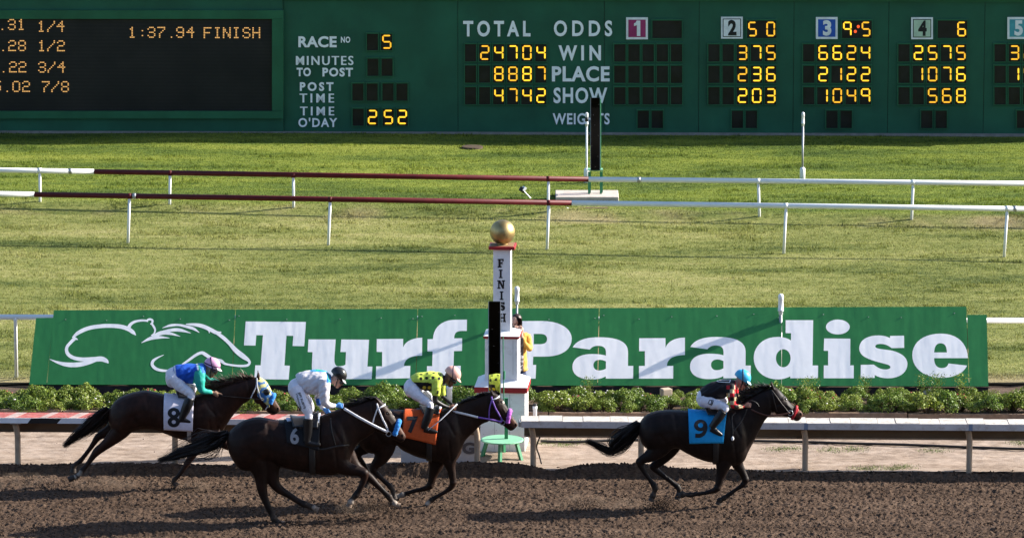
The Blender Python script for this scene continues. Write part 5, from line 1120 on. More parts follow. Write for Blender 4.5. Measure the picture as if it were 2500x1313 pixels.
def girth(k, x0, x1, m):
    h = horses[k]; G = torso_grid(h, x0, x1, x0, x1, 0, 0, .016, 3, 2)
    q = h['tq']; idx = np.arange(len(q)); G = []
    for i in range(4):
        x = x0+(x1-x0)*i/3; s = np.interp(x, (q[:, 0]+q[:, 2])/2, idx); kk_ = int(s); f = s-kk_; T = h['T']
        G.append(ring(T[kk_][0]*(1-f)+T[kk_+1][0]*f, T[kk_][1]*(1-f)+T[kk_+1][1]*f, T[kk_][2]*(1-f)+T[kk_+1][2]*f, 44, .015, math.pi*.35, math.pi*1.65))
    sheet('girth', G, m, h['root'], .008)
girth(9, 1105, 1150, M_blk); girth(8, 1235, 1270, fabric('pale_girth', (.35, .31, .29))); girth(7, 665, 710, M_blk); girth(6, 1150, 1195, M_blk)
h = horses[9]
strap(h, [(1600, 245), (1640, 300), (1690, 370), (1735, 425), (1752, 440)], .011, M_leather); strap(h, [(1605, 250), (1625, 340), (1650, 430)], .009, M_leather)
hring(h, (1815, 385), (1775, 492), .062, .010, M_redst, 'noseband'); strap(h, [(1812, 378), (1825, 415), (1800, 455), (1775, 470)], .007, M_redst)
pb = cast(h['tree'], *h['fr'].px(1760, 440), .012); torus('bit_ring', pb, .038, .006, M_steel, h['root'])
line(h, [(1410, 400, -.10), (1480, 435, -.13), (1570, 462, -.14), (1680, 455, -.12), (1758, 440, -.10)], .012, M_brownl, 'rein')
strap(h, [(1300, 440), (1270, 470), (1268, 540), (1275, 600), (1272, 650)], .010, M_leather, 'rein_end', mirror=False); strap(h, [(1395, 400), (1380, 450), (1340, 520), (1275, 600)], .009, M_leather, 'rein_loop', mirror=False)
pk = cast(h['tree'], *h['fr'].px(1270, 655), .02); MB().sphere(pk, (.022, .02, .035), 8, 6).build('rein_buckle', M_wstrap, h['root'], True)
h = horses[7]
strap(h, [(1208, 338), (1215, 365), (1245, 440), (1290, 520), (1300, 545)], .012, M_purp); strap(h, [(1212, 365), (1192, 440), (1188, 530)], .010, M_purp); strap(h, [(1215, 365), (1245, 355), (1278, 335)], .011, M_wstrap, 'browband')
hring(h, (1362, 465), (1335, 590), .066, .036, M_purroll, 'noseband_fleece', off=.014, fuzz=.12, a0=-1.9, a1=1.9, flat=1.0)
pb = cast(h['tree'], *h['fr'].px(1300, 552), .012); torus('bit_ring', pb, .038, .006, M_steel, h['root'])
line(h, [(880, 462, -.10), (985, 485, -.14), (1095, 512, -.14)], .017, M_wstrap, 'rein'); line(h, [(1095, 512, -.14), (1200, 530, -.13), (1295, 551, -.10)], .013, M_purp, 'rein')
h = horses[6]
strap(h, [(1650, 350), (1660, 385), (1690, 460), (1720, 520), (1735, 560)], .013, M_wstrap); strap(h, [(1655, 385), (1635, 440), (1618, 495)], .010, M_wstrap); strap(h, [(1658, 388), (1695, 368), (1728, 348)], .012, M_wstrap, 'browband')
hring(h, (1812, 490), (1770, 612), .070, .040, M_blueroll, 'noseband_fleece', off=.016, fuzz=.12, a0=-1.95, a1=1.95, flat=1.0)
pb = cast(h['tree'], *h['fr'].px(1738, 572), .012); torus('bit_ring', pb, .038, .006, M_steel, h['root'])
line(h, [(1405, 388, -.12), (1530, 462, -.17), (1640, 520, -.16), (1730, 563, -.11)], .020, M_wstrap, 'rein')
strap(h, [(1305, 460), (1310, 540), (1330, 620), (1345, 680)], .010, M_leather, 'breastplate', mirror=True); strap(h, [(1190, 690), (1260, 690), (1345, 670), (1440, 660)], .016, M_leather, 'breast_strap')
h = horses[8]
def hood(h):
    G = []
    T = h['H']; n_ = len(T)
    for i in range(13, int(n_*.72)):
        G.append(ring(*T[i], 40, .010, -1.95, 1.95, sq=1.0))
    o = sheet('hood', G, None, h['root'], .004); me = o.data; V = coords(me)
    a = vnoise(V[:, 0]*24+V[:, 1]*9, V[:, 2]*24, 77)+.3*vnoise(V[:, 0]*60, V[:, 2]*60, 78); c = np.where((a > .02)[:, None], np.array((.50, .47, .20)), np.array((.04, .13, .32))); paint(me, c); me.materials.append(fabric('hood_print', (1, 1, 1), 'tint')); return o
hd = hood(h)
pe = cast(bvh(hd.data), *h['fr'].px(1952, 362), .012)
for s in (-1, 1):
    q = Vector((pe[0], pe[1] if s < 0 else 2*h['fr'].Y-pe[1], pe[2])); MB().sphere(q, (.052, .030, .052), 16, 10).build('blinker_cup', M_blk, hd, True)
line(h, [(1862, 235, -.10), (1860, 300, -.135), (1835, 360, -.135), (1805, 425, -.12)], .008, M_wstrap, 'bridle_strap'); line(h, [(1865, 235, -.10), (1868, 310, -.138), (1890, 390, -.13), (1915, 440, -.11)], .009, M_wstrap, 'bridle_strap')
hring(h, (2018, 395), (1960, 540), .076, .034, M_blueroll, 'noseband_fleece', off=.014, fuzz=.14, a0=-1.5, a1=1.5, flat=1.0); strap(h, [(1990, 445), (1965, 490), (1945, 520)], .008, M_wstrap)
line(h, [(1555, 400, -.12), (1700, 410, -.15), (1850, 425, -.15), (1930, 428, -.11)], .007, M_leather, 'rein')
# ------------------------------------------------------------ people
M_skin = mat('skin', (.4, .25, .18), .5, .35, attr='tint', var=.08, vs=20)
def hand(mb, w, d, side, s=1.0, point=False, grip=1.0):
    """palm, four fingers closed round what they hold, and the thumb; w wrist, d along the forearm, side towards the palm"""
    w = Vector(w); d = Vector(d).normalized(); n = Vector(side); n = (n-d*n.dot(d)).normalized(); l = d.cross(n).normalized()
    if l.z < 0: l = -l
    mb.tube([w-d*.02*s, w+d*.03*s, w+d*.065*s, w+d*.088*s], [.022*s, .030*s, .038*s, .034*s], 12, flat=.55, ref=tuple(n))
    for k in range(4):
        b = w+d*.082*s+l*((1.5-k)*.0195*s); f = (1.0, 1.1, 1.03, .82)[k]*s
        if point and k == 0: q = [b-d*.01, b+d*.035*f, b+d*.062*f, b+d*.085*f-l*.004]
        else: q = [b-d*.012, b+d*.028*f, b+d*.036*f+n*.026*f*grip, b+d*.014*f+n*.042*f*grip, b-d*.006*f+n*.034*f*grip]
        mb.tube(q, [.0105*s]*2+[.0095*s]*(len(q)-3)+[.0075*s], 8)
    t = w+d*.03*s+l*.026*s; mb.tube([t, t+d*.022*s+l*.016*s+n*.008*s, t+d*.046*s+l*.012*s+n*.022*s, t+d*.062*s+n*.034*s], [.0125*s, .0115*s, .010*s, .008*s], 8)
def head(mb, c, f, u, s=1.0):
    """skull, jaw, nose, brow, ears; c the middle of the head, f where it faces, u its crown"""
    c, f, u = Vector(c), Vector(f).normalized(), Vector(u); u = (u-f*u.dot(f)).normalized(); y = f.cross(u)
    def ep(o, r, nu=18, nv=12):
        M = Matrix((f, y, u)).transposed(); t = MB().sphere((0, 0, 0), tuple(x*s for x in r), nu, nv); q = c+f*(o[0]*s)+y*(o[1]*s)+u*(o[2]*s); mb.add([q+M@Vector(p) for p in t.v], t.f)
    ep((-.008, 0, .030), (.095, .076, .090)); ep((.025, 0, -.035), (.066, .062, .072)); ep((.058, 0, -.088), (.030, .034, .026)); ep((.074, 0, .018), (.022, .050, .014))
    ep((.050, .030, -.028), (.034, .030, .030)); ep((.050, -.030, -.028), (.034, .030, .030))
    mb.tube([c+f*(.082*s)+u*(.014*s), c+f*(.106*s)-u*(.018*s), c+f*(.098*s)-u*(.028*s)], [.009*s, .013*s, .012*s], 8)
    ep((.084, 0, -.055), (.014, .026, .008)); ep((.080, 0, -.068), (.013, .022, .008))
    for q in (-1, 1): ep((-.012, q*.076, -.005), (.018, .010, .030), 10, 8)
def wrinkle(me, amp, seed):
    """folds of the cloth, long across the pull of the arms and the bend of the body"""
    V = coords(me); n = np.empty(len(V)*3); me.vertices.foreach_get('normal', n); n = n.reshape(-1, 3)
    a = V[:, 0]*.8+V[:, 2]*.6; b = -V[:, 0]*.6+V[:, 2]*.8
    d = 2.3*vnoise(a*9+V[:, 1]*5, b*26+V[:, 1]*8, seed)+.35*vnoise(a*30, b*20+V[:, 1]*22, seed+3)+.15*vnoise(a*55+V[:, 1]*30, b*48, seed+5)
    V = V+n*(amp*d)[:, None]; me.vertices.foreach_set('co', V.ravel()); me.update(); return V
def person(name_label, cat, fr, sp_):
    Y = fr.Y; bd = MB(); sk = sp_['skin']; tor = sp_['torso']; hip = sp_['hips']
    def mir(P): return [np.array((p[0], 2*Y-p[1], p[2])) for p in P]
    def ch(rows, mb, g=1.0, flat=.95, far=False, k=4, n=14):
        R_ = crom(rows, k); pts = [fr.P(r[0], r[1], r[3]) for r in R_]
        if far: pts = mir(pts)
        mb.tube(pts, [max(r[2], 1)*fr.m*g for r in R_], n, flat=flat); return pts
    jer, bre = MB(), MB()
    for mb, g in ((bd, -.012), (jer, .006)):
        T, _ = rows_of(fr, tor); mb.loft([ring(a, b, max(w+g, .02), 22, g, sq=1.0) for a, b, w in T])
        if mb is bd or sp_.get('long'): pass
    for mb, g in ((bd, -.012), (bre, .004)):
        T, _ = rows_of(fr, hip); mb.loft([ring(a, b, max(w+g, .02), 22, g, sq=1.0) for a, b, w in T])
    boots = []
    for far in (False, True):
        if far and sp_.get('boot_far'):
            th, bo = sp_['thigh_far'], sp_['boot_far']; fl = False
        else: th, bo, fl = sp_['thigh'], sp_['boot'], far
        ch(th, bd, .88, far=fl); ch(th, bre, 1.04, far=fl); ch(bo, bd, .86, far=fl); b = MB(); ch(bo, b, 1.26, far=fl, flat=.9)
        if sp_.get('foot'): ch(sp_['foot'], b, 1.18, far=fl, flat=.85); ch(sp_['foot'], bd, .8, far=fl)
        boots.append(b)
    hands = []
    for i, a in enumerate(sp_['arms']):
        p = ch(a, bd, .84); sl = a[:sp_.get('sleeve', len(a))]; ch(sl, jer, 1.15)
        d = p[-1]-p[-4]; hands.append((p[-1], d)); hd_ = sp_.get('hand_dir', (None, None))[i]
        hand(bd, p[-1]-np.asarray(d)*.0, hd_ or d, (0, -1, 0) if p[-1][1] > Y else (0, 1, -.2), point=sp_.get('point', False) and i == 0)
    hc = fr.P(*sp_['head']); f = Vector(sp_['face']).normalized(); u = Vector((-f.z, 0, f.x)) if 'crown' not in sp_ else Vector(sp_['crown'])
    head(bd, hc, f, u, sp_.get('hs', 1.0)); n0 = fr.P(*sp_['nape']); bd.tube([n0, Vector(hc)-Vector(f)*.02-u*.03], [.062, .056], 14)
    me = remesh(bd, .0062, 3); V = coords(me); col = np.tile(np.array(sk), (len(V), 1))
    rel = V-np.array(hc); up_ = rel@np.array(u); fw_ = rel@np.array(f)
    lips = (np.abs(up_+.062*sp_.get('hs', 1)) < .012) & (fw_ > .07) & (np.linalg.norm(rel, axis=1) < .14); col[lips] = np.array(sk)*np.array((.8, .5, .5))
    cf_ = sp_.get('under')
    if cf_: col[np.linalg.norm(rel, axis=1) > .19] = sk
    if 'glove' in sp_:
        for p, d in hands: col[np.linalg.norm(V-np.asarray(p), axis=1) < .125] = sp_['glove']
    if 'undersleeve' in sp_:
        for a in sp_['arms']:
            for r in crom(a, 3)[3*sp_['us_from']:-2]:
                col[np.linalg.norm(V-np.asarray(fr.P(r[0], r[1], r[3])), axis=1) < r[2]*fr.m*1.35] = sp_['undersleeve']
    paint(me, col)
    root = empty('person', (hc[0], Y, V[:, 2].min()), name_label, cat, sp_.get('group')); link('body', me, M_skin, root)
    jm = remesh(jer, .008, 3); V = wrinkle(jm, .0085, sp_.get('seed', 1)); uu, vv = proj(V); c = sp_['jersey']((uu-fr.o[0])*fr.k, (vv-fr.o[1])*fr.k, V); paint(jm, c); j = link(sp_.get('jname', 'silks'), jm, sp_.get('jmat') or M_silk, root)
    bm_ = remesh(bre, .009, 3); wrinkle(bm_, .0045, 9); b = link(sp_.get('bname', 'breeches'), bm_, sp_['bmat'], root)
    for q in boots: link('boot', remesh(q, .008, 2), sp_['bootmat'], root)
    return dict(root=root, fr=fr, hc=Vector(hc), f=f, u=u, jersey=j, breeches=b, hands=hands)
M_silk = fabric('racing_silk', (1, 1, 1), 'tint', .6, .5, 14); M_breech = fabric('white_breeches', (.66, .65, .72), None, .6, .5, 22); M_boot = mat('black_boot_leather', (.010, .010, .011), .32, .3, var=.3, bump=.15, bs=25, bd=.01)
def helmet(p, c, r, shell_c, band=None, band_c=(.01, .01, .012), peak_c=None, tilt=0.0, gloss=.35, goggles=True):
    """dome, peak, strap and goggles; c its middle"""
    f, u = p['f'].copy(), p['u'].copy()
    if tilt: q = Matrix.Rotation(tilt, 3, 'Y'); f, u = q@f, q@u
    y = f.cross(u); c = Vector(c); M = lambda a, b, d: c+f*a+y*b+u*d; m = MB(); rings = []
    for i in range(15):
        t = math.pi*.605*(i+.03)/14; rings.append([M(r[0]*math.sin(t)*math.cos(a), r[1]*math.sin(t)*math.sin(a), r[2]*math.cos(t)) for a in (2*math.pi*k/32 for k in range(32))])
    m.loft(rings); hm = mat('helmet_cover', shell_c, gloss, .5, var=.05); o = m.build('helmet', hm, p['root'], True)
    m = MB(); z0 = r[2]*math.cos(math.pi*.52); A = [-.95+1.9*i/12 for i in range(13)]; i0 = [M(r[0]*.99*math.cos(a), r[1]*.99*math.sin(a), z0) for a in A]; i1 = [M(r[0]*.97*math.cos(a)+.052*math.cos(a*.9)**.7, r[1]*1.0*math.sin(a), z0-.012-.012*math.cos(a)) for a in A]
    k = len(A); up_ = [q+u*.008 for q in i0]+[q+u*.005 for q in i1]; lo = i0+i1
    m.add(up_+lo, [(i, i+1, k+i+1, k+i) for i in range(k-1)]+[(2*k+i+1, 2*k+i, 3*k+i, 3*k+i+1) for i in range(k-1)]+[(k+i, k+i+1, 3*k+i+1, 3*k+i) for i in range(k-1)]); m.build('peak', mat('helmet_peak', peak_c or shell_c, .4, .4), o)
    bm_ = mat('helmet_band', band_c, .6)
    for al in (band or ()):
        ra, tl = al; Q = []
        for k in range(41):
            a = 2*math.pi*k/40; d = Vector((math.cos(a), math.sin(a), 0)); v = f*(d.x*math.cos(tl))+y*d.y+u*(d.x*math.sin(tl)); v = v.normalized()
            s = 1/math.sqrt((v.dot(f)/r[0])**2+(v.dot(y)/r[1])**2+(v.dot(u)/r[2])**2); Q.append(c+v*(s+.002))
        n = (f*(-math.sin(tl))+u*math.cos(tl)); MB().tube(Q, ra, 6, flat=.28, ref=None or tuple(n)) if False else MB().tube(Q, ra*.4, 6, flat=2.5, ref=tuple(n)).build('band', bm_, o, True)
    hc = p['hc']
    for s in (-1, 1):
        MB().tube([c+y*(s*r[1]*.93)+u*(z0+.01), hc+y*(s*.070)+f*.020-u*.045, hc+y*(s*.03)+f*.052-u*.098, hc+f*.058-u*.112], .008, 6, flat=.5).build('chin_strap', M_blk, o, True)
    if goggles:
        m = MB(); Q0 = [hc+f*(.094*math.cos(a)+.002)+y*(.080*math.sin(a))+u*.012 for a in (-1.15+2.3*i/12 for i in range(13))]
        m.tube(Q0, .024, 8, flat=.55, ref=tuple(u)) if False else m.tube(Q0, [.010]+[.023]*11+[.010], 8, flat=1.0); m.build('goggles', mat('dark_goggles', (.018, .014, .013), .15, .6), p['root'], True)
    return o
fr8 = Fr(390, 860, 6.565, .95)
def jcol8(x, y, V):
    c = np.tile(np.array((.012, .075, .42)), (len(x), 1)); sl = (x > 560-.15*(y-300)) & (y > 190) & ((x > 600) | (y > 300)); c[sl & (x+.25*y > 640)] = (.022, .33, .27)
    c[(x > 640) & (x < 760) & (y < 330) & (x-(y-180)*.35 > 630)] = (.02, .12, .46); hem = np.abs(x-(235+.12*(y-235))) < 14; c[hem] = (.6, .62, .7); c[(np.abs(x-(600+.2*(y-200))) < 13) & (y < 290)] = (.5, .6, .66); return c
p8 = person('jockey in blue and teal silks with a pink cap, on the horse at the back', 'person', fr8, dict(group='jockeys', skin=(.27, .15, .10), torso=[((215,235),(285,460),.14),((290,197),(365,482),.16),((420,190),(450,490),.165),((540,187),(555,488),.175),((635,178),(640,440),.18),((700,182),(712,380),.15),((745,232),(745,350),.065)],
   hips=[((92,340),(98,450),.07),((125,275),(145,540),.14),((215,240),(285,560),.16),((270,240),(350,540),.15)], thigh=[(200,400,105,-.09),(320,530,92,-.15),(440,615,76,-.21),(510,680,60,-.25),(480,760,50,-.27)],
   boot=[(485,735,58,-.27),(450,830,66,-.28),(400,950,58,-.28),(345,1060,46,-.28),(300,1095,40,-.28)], foot=[(300,1085,44,-.28),(400,1085,42,-.28),(470,1105,30,-.28),(500,1112,20,-.28)],
   arms=[[(635,290,82,-.16),(640,420,76,-.22),(655,560,64,-.24),(700,615,52,-.22),(780,632,40,-.18),(840,640,28,-.15)],[(700,330,70,.15),(770,410,54,.20),(850,462,44,.20),(920,480,36,.17),(985,492,26,.13)]],
   sleeve=6, hand_dir=((.86,0.1,-.38),None), point=True, head=(812,278), face=(.86,0,-.5), nape=(712,285), jersey=jcol8, bmat=M_breech, bootmat=M_boot))
helmet(p8, fr8.P(842,195), (.128,.098,.112), (.62,.33,.52), [(.010,.12),(.010,-.95)], (.05,.012,.06), (.66,.40,.58), -.08)
fr6 = Fr(690, 880, 5.97, -1.2)
def jcol6(x, y, V):
    c = np.tile(np.array((.58, .57, .62)), (len(x), 1)); yk = (x > 430) & (y < 150+.28*(x-430)*(x < 640)+(x >= 640)*170) & (y < 165+.05*x*(x < 640)+400*(x > 645)); c[(x > 640) & (y < 320) & (x-(y-200)*.2 < 730)] = (.018, .17, .46); c[(x > 640) & (y < 310) & (np.abs(x-660-(y-190)*.2) < 10)] = (.02, .25, .16)
    c[(y < 158+.06*(x-430)) & (x > 400) & (x < 660)] = (.05, .30, .55); c[(y < 146) & (x > 480) & (x < 580)] = (.02, .32, .20); c[(x > 485) & (x < 560) & (y > 545) & (y < 650) & (V[:, 1] > -1.15)] = (.02, .10, .36); return c
p6 = person('jockey in white silks and black helmet on the horse nearest the camera', 'person', fr6, dict(group='jockeys', skin=(.45, .25, .19), torso=[((190,225),(280,395),.14),((240,182),(340,470),.16),((370,152),(420,488),.17),((500,133),(510,490),.18),((600,150),(600,440),.185),((665,185),(668,365),.15),((708,230),(715,330),.065)],
   hips=[((82,365),(90,450),.07),((118,295),(148,540),.14),((195,252),(262,555),.16),((240,240),(310,520),.15)], thigh=[(185,400,105,-.09),(255,530,90,-.17),(325,670,76,-.24),(380,770,60,-.27),(372,850,50,-.28)],
   boot=[(372,840,60,-.29),(368,950,58,-.29),(362,1080,50,-.29),(345,1180,42,-.29)], foot=[(325,1195,42,-.29),(420,1210,42,-.29),(500,1222,32,-.29),(548,1225,20,-.29)],
   arms=[[(610,280,78,-.17),(612,430,72,-.22),(610,570,62,-.22),(645,632,50,-.2),(710,655,40,-.17),(770,655,30,-.14)],[(600,340,60,.16),(535,480,52,.2),(520,570,44,.2),(560,650,36,.16),(600,700,28,.12)]],
   sleeve=6, hand_dir=((.95,.1,-.05),(.7,-.2,-.6)), glove=(.06,.22,.55), head=(800,275), face=(.80,0,-.6), nape=(690,285), jersey=jcol6, bmat=M_breech, bootmat=M_boot))
helmet(p6, fr6.P(818,202), (.128,.100,.116), (.013,.014,.015), [], peak_c=(.25,.26,.27), tilt=.10, gloss=.25)
for s_, bx_, al in (("JEFF RUBY'S", (228, 440, 372, 690), .0), ('STEAKHOUSES', (195, 462, 322, 700), .0)):
    v, f_ = text(s_, .02, 1.0, .06); x0, y0, x1, y1 = bx_; d = np.array((x1-x0-60, y1-y0-10), float); L0 = np.linalg.norm(d); d /= L0; nn = np.array((d[1], -d[0])); hgt = 44 if 'R' == s_[5] else 22
    vv = np.array([np.array((x0+8, y0+18))+d*(a*L0)+nn*((.5-b)*hgt) for a, b in v]); print_on(p6['breeches'], (vv, f_), (0, 0, 1, 1), M_num, 'lettering', fr6, p6['breeches'], off=.005)
fr7 = Fr(970, 880, 6.567, -.12)
DOT7 = [(378,288,25),(471,279,25),(573,272,26),(670,288,26),(384,219,22),(480,203,20),(584,198,20),(692,226,24)]
def jcol7(x, y, V):
    c = np.tile(np.array((.50, .60, .085)), (len(x), 1)); side = (y > 345+.0*x) & (x < 552) & (y > 330+(x-270)*.10); c[side] = (.012, .010, .010)
    for a, b in ((432, 432), (515, 432)): c[side & (np.hypot(x-a, y-b) < 27)] = (.55, .42, .03)
    for a, b, r in DOT7: c[np.hypot((x-a), (y-b)*(1.0 if b > 240 else 1.8)) < r] = (.012, .014, .010)
    c[(x > 722) & (y < 400)] = (.015, .013, .013); return c
p7 = person('jockey in yellow silks with black dots and a salmon cap', 'person', fr7, dict(group='jockeys', skin=(.13, .062, .042), torso=[((222,262),(285,360),.13),((320,207),(370,440),.155),((440,183),(460,478),.165),((560,177),(560,478),.175),((655,192),(650,430),.18),((725,218),(720,385),.15),((765,252),(768,362),.065)],
   hips=[((104,400),(110,470),.07),((148,325),(160,560),.14),((228,285),(280,580),.16),((290,280),(350,540),.15)], thigh=[(210,430,110,-.09),(325,550,92,-.16),(445,645,76,-.22),(525,712,58,-.26),(515,780,50,-.28)],
   boot=[(530,752,58,-.28),(495,880,60,-.29),(450,1010,52,-.29),(425,1090,44,-.29)], foot=[(425,1100,42,-.29),(520,1120,42,-.29),(600,1138,30,-.29),(645,1142,18,-.29)],
   arms=[[(625,300,80,-.17),(618,430,74,-.22),(608,560,60,-.23),(612,640,50,-.22),(700,700,42,-.18),(770,730,34,-.15),(825,745,27,-.13)],[(705,370,60,.16),(712,470,52,.19),(722,560,44,.19),(780,620,38,.17),(850,675,30,.14),(905,715,24,.12)]],
   sleeve=3, undersleeve=(.012,.012,.013), us_from=2, hand_dir=((.9,.1,-.15),(.85,-.1,-.4)), head=(845,288), face=(.82,0,-.57), nape=(738,300), jersey=jcol7, bmat=M_breech, bootmat=M_boot))
helmet(p7, fr7.P(890,208), (.132,.100,.114), (.66,.36,.30), [(.008,-1.0)], (.03,.03,.06), None, .06)
v, f_ = text('J', .03, 1.0, .3); print_on(p7['jersey'], (v, f_), (612, 475, 662, 530), M_num, 'lettering', fr7, p7['jersey'], off=.005)
fr9 = Fr(1680, 890, 6.565, -.42)
def jcol9(x, y, V):
    c = np.tile(np.array((.010, .009, .011)), (len(x), 1)); sl = (x > 615) & (y > 330)
    k = (x+y*.9).astype(int)//1; s = ((y-330)/62).astype(int)+((x-600)/70).astype(int); c[sl & (s % 3 == 0)] = (.42, .012, .022); c[sl & (s % 3 == 2)] = (.44, .36, .22); c[(x > 750) & (y < 400) & (x < 800)] = (.30, .02, .03); c[(x > 770) & (y < 360)] = (.45, .40, .40); return c
p9 = person('jockey in black silks with red and beige sleeves and a sky blue cap', 'person', fr9, dict(group='jockeys', skin=(.36, .19, .14), torso=[((190,410),(250,610),.14),((290,333),(365,560),.16),((400,280),(445,545),.165),((520,250),(555,535),.175),((640,240),(640,480),.18),((725,242),(722,400),.15),((772,270),(770,355),.065)],
   hips=[((128,530),(140,600),.07),((165,440),(195,660),.14),((240,405),(300,690),.16),((310,420),(370,690),.15)], thigh=[(240,560,105,-.09),(380,615,90,-.16),(510,650,76,-.22),(600,685,62,-.26),(570,740,50,-.28)],
   boot=[(560,745,58,-.28),(490,850,58,-.29),(410,960,48,-.29),(370,1010,42,-.29)], foot=[(365,1020,44,-.29),(440,1065,42,-.29),(510,1110,30,-.29),(548,1130,18,-.29)],
   arms=[[(690,340,66,-.16),(702,450,60,-.22),(712,570,54,-.24),(735,650,48,-.22),(820,675,38,-.17),(890,652,28,-.13)],[(735,340,60,.16),(760,450,50,.2),(775,550,44,.2),(820,595,36,.16),(865,605,26,.12)]],
   sleeve=6, hand_dir=((.95,.1,.02),(.95,-.1,0)), head=(855,278), face=(.84,0,-.54), nape=(745,300), jersey=jcol9, bmat=M_breech, bootmat=M_boot))
helmet(p9, fr9.P(875,197), (.130,.100,.116), (.035,.36,.62), [(.009,-1.0)], (.012,.012,.018), (.45,.62,.70), .02)
v, f_ = fill([[(0,0),(.75,.0),(1,1),(.25,1)],[(.08,.12),(.70,.12),(.90,.88),(.30,.88)]]) 
m_ = fabric('white_print2', (.6, .6, .6)); v, f_ = fill([[(315,620),(345,560),(412,572),(382,655)],[(327,616),(350,570),(402,580),(376,645)]], 40); print_on(p9['breeches'], (v, f_), (0, 0, 1, 1), M_num, 'patch_outline', fr9, p9['breeches'], off=.005)
v, f_ = text('L', .04, 1.0, .3); v = np.array(v); v[:, 0] = 1-v[:, 0]; print_on(p9['breeches'], (v, f_), (345, 575, 388, 632), M_num, 'lettering', fr9, p9['breeches'], off=.005)
v, f_ = fill([[(450,262),(480,245),(690,240),(670,292),(480,280)],[(478,263),(492,252),(672,250),(658,280),(492,270)]], 40); print_on(p9['jersey'], (v, f_), (0, 0, 1, 1), m_, 'patch_outline', fr9, p9['jersey'], off=.006)
# whips
def whip(P_, r0, r1, m, label, tip=None):
    n_ = len(P_); o = MB().tube(P_, [r0+(r1-r0)*i/(n_-1) for i in range(n_)], 8).build('riding_whip', m, None, True); return top_mesh(o, label, 'whip')
whip([fr7.P(960,695,-.17), fr7.P(880,770,-.20), fr7.P(700,945,-.34), fr7.P(497,1112,-.37)], .011, .006, M_wstrap, 'straight whitish whip held across the saddle by the jockey in yellow')
whip([fr8.P(935,665,-.16), fr8.P(1010,697,-.16), fr8.P(1120,706,-.16), fr8.P(1250,718,-.16)], .007, .005, M_leather, 'thin dark whip held forward by the jockey in blue and teal')
whip(crom([fr9.P(880,650,-.16), fr9.P(940,600,-.17), fr9.P(1010,575,-.18), fr9.P(1090,605,-.18), fr9.P(1140,668,-.18)], 5), .008, .006, M_blk, 'curved black whip with a pale tip held by the jockey in black')

# ------------------------------------------------------------ the woman behind the finish post
frg = Fr(980, 760, 5.952, 5.35)
def jcolg(x, y, V):
    c = np.tile(np.array((.60, .33, .07)), (len(x), 1)); r = vnoise(x*.05, y*.05, 91); fr_ = (x < 1775) & (y > 300) & (V[:, 1] < 5.37); c[fr_] = (.10, .085, .09); c[fr_ & (r > .06) & (y > 560)] = (.5, .48, .48); return c
M_jean = fabric('dark_jeans', (.022, .032, .075))
pg = person('woman with long dark hair in a mustard cardigan taking a picture behind the finish post', 'person', frg, dict(skin=(.52, .31, .23), torso=[((1600,300),(1790,300),.075),((1545,325),(1845,325),.10),((1560,450),(1830,450),.11),((1575,600),(1815,600),.10),((1555,740),(1825,740),.115),((1545,850),(1832,850),.115)],
   hips=[((1565,760),(1800,760),.10),((1555,860),(1805,860),.11),((1560,950),(1800,950),.10)], thigh=[(1745,900,72,-.02),(1745,1080,64,-.02),(1742,1200,50,-.02)], thigh_far=[(1620,900,72,.0),(1618,1080,64,.0),(1618,1200,50,.0)],
   boot=[(1742,1180,48,-.02),(1740,1300,46,0),(1738,1420,36,0),(1738,1470,34,0)], boot_far=[(1618,1180,48,0),(1618,1300,46,0),(1616,1420,36,0),(1616,1470,34,0)], 
   arms=[[(1815,345,56,0),(1850,450,50,-.02),(1862,535,44,-.08),(1800,470,36,-.16),(1755,380,28,-.20),(1742,320,24,-.20)],[(1575,345,56,0),(1545,450,50,-.02),(1540,530,44,-.08),(1590,470,36,-.16),(1640,380,28,-.20),(1655,320,24,-.20)]],
   sleeve=5, hand_dir=((-.2,-.1,.9),(.2,-.1,.9)), head=(1662,155), face=(-.45,-.85,-.15), crown=(0,-.1,1), nape=(1690,300), hs=.98, jersey=jcolg, jname='cardigan', bname='jeans', bmat=M_jean, bootmat=M_boot))
f, u, hc = pg['f'], pg['u'], pg['hc']; y = f.cross(u); m = MB(); rings = []
hm_ = MB(); M_ = Matrix((f, y, u)).transposed(); t_ = MB().sphere((0, 0, 0), (.096, .088, .092), 20, 14); hm_.add([hc-f*.022+u*.040+M_@Vector(p) for p in t_.v], t_.f)
hb = hm_.build('hair', M_hair, pg['root'], True); paint(hb.data, np.tile(np.array((.022, .012, .009)), (len(hb.data.vertices), 1)))
L_ = []; tin = []; rnd = random.Random(5)
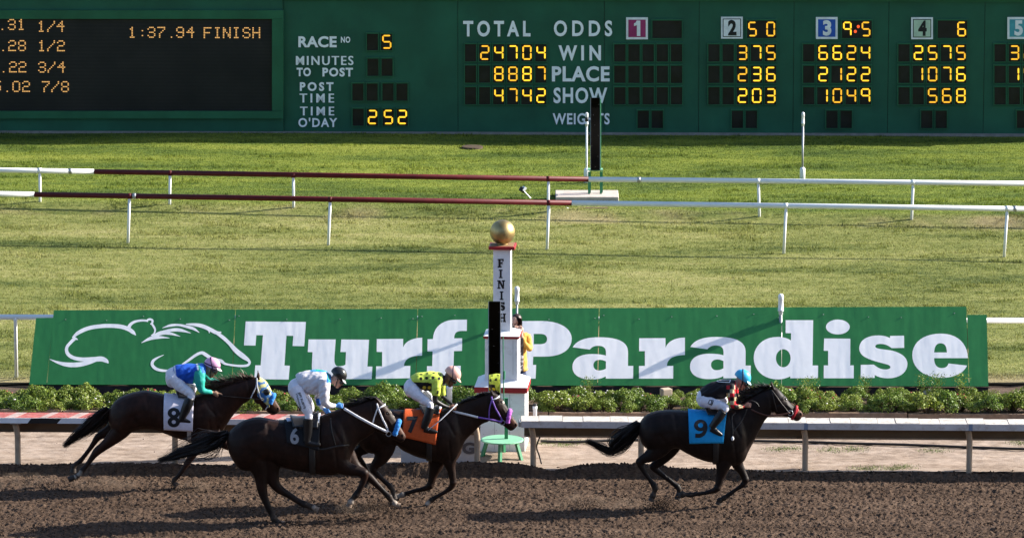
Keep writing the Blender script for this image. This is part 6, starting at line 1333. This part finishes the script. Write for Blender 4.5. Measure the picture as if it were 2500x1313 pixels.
for q in range(520):
    a = rnd.uniform(.95, 2*math.pi-.95); t0 = rnd.uniform(0, .5); p0 = hc+u*.118*math.cos(t0)+(f*math.cos(a)+y*math.sin(a))*(.10*math.sin(t0)); p1 = hc+u*.02+(f*(.104*math.cos(a))+y*(.092*math.sin(a))); p2 = hc-u*.14+(f*(.105*math.cos(a))+y*(.098*math.sin(a))); p3 = hc-u*rnd.uniform(.30, .46)+(f*(.12*math.cos(a))+y*(.13*math.sin(a)))-f*.03
    P_ = crom([p0, (p0+p1)/2+(p1-hc)*.15, p1, p2, p3], 3); L_.append(([np.array(x_) for x_ in P_], [.008]*(len(P_)-2)+[.005, .001])); tin.append(np.array((.030, .014, .010))*rnd.uniform(.5, 1.8))
strips('hair_strands', L_, M_hair, hb, tin)
for s in (-1, 1): MB().sphere(hc+f*.083+y*(s*.032)+u*.004, .009, 8, 6).build('eye', M_eye, pg['root'], True)
c = hc+f*.15-u*.045; o = empty('camera', tuple(c), 'small black camera held to the face of the woman in mustard', 'camera'); MB().box(tuple(c), (.11, .06, .075), rz=math.atan2(-f.x, -f.y)*-1).build('camera_body', M_blk, o, bevel=.008); MB().tube([c, c+f*.075], [.033, .030], 14).build('lens', M_bsad, o, True)

# ------------------------------------------------------------ dust hanging behind the hooves
t = NT('dust_in_the_air'); t.t.nodes.remove(t.b); pv = t.n('ShaderNodeVolumePrincipled'); pv.inputs['Color'].default_value = (.62, .46, .34, 1); g = t.n('ShaderNodeNewGeometry').outputs['Position']
pv.inputs['Anisotropy'].default_value = .2; tc = t.n('ShaderNodeAttribute', attribute_name='none')
t.l(t.math('MULTIPLY', t.math('MAXIMUM', t.math('SUBTRACT', t.noise(g, 5, 4, .6), .44), 0.0), 4.0), pv.inputs['Density']); t.l(pv.outputs[0], t.o.inputs['Volume'])
m = MB()
for u, v, Y, a, b in ((1500, 1232, -.40, .62, .10), (1420, 1236, -.35, .40, .13), (250, 1188, .85, .55, .13), (60, 1178, .95, .6, .16), (880, 1240, -1.15, .40, .10), (470, 1186, .85, .3, .08)):
    p = on_y(u, v, Y); m.sphere((p[0], p[1], max(p[2], b*.6)), (a, .25, b), 20, 12)
tag(m.build('dust', t.m, None, True), 'thin brown dust hanging over the track behind the hooves', 'dust', kind='stuff')
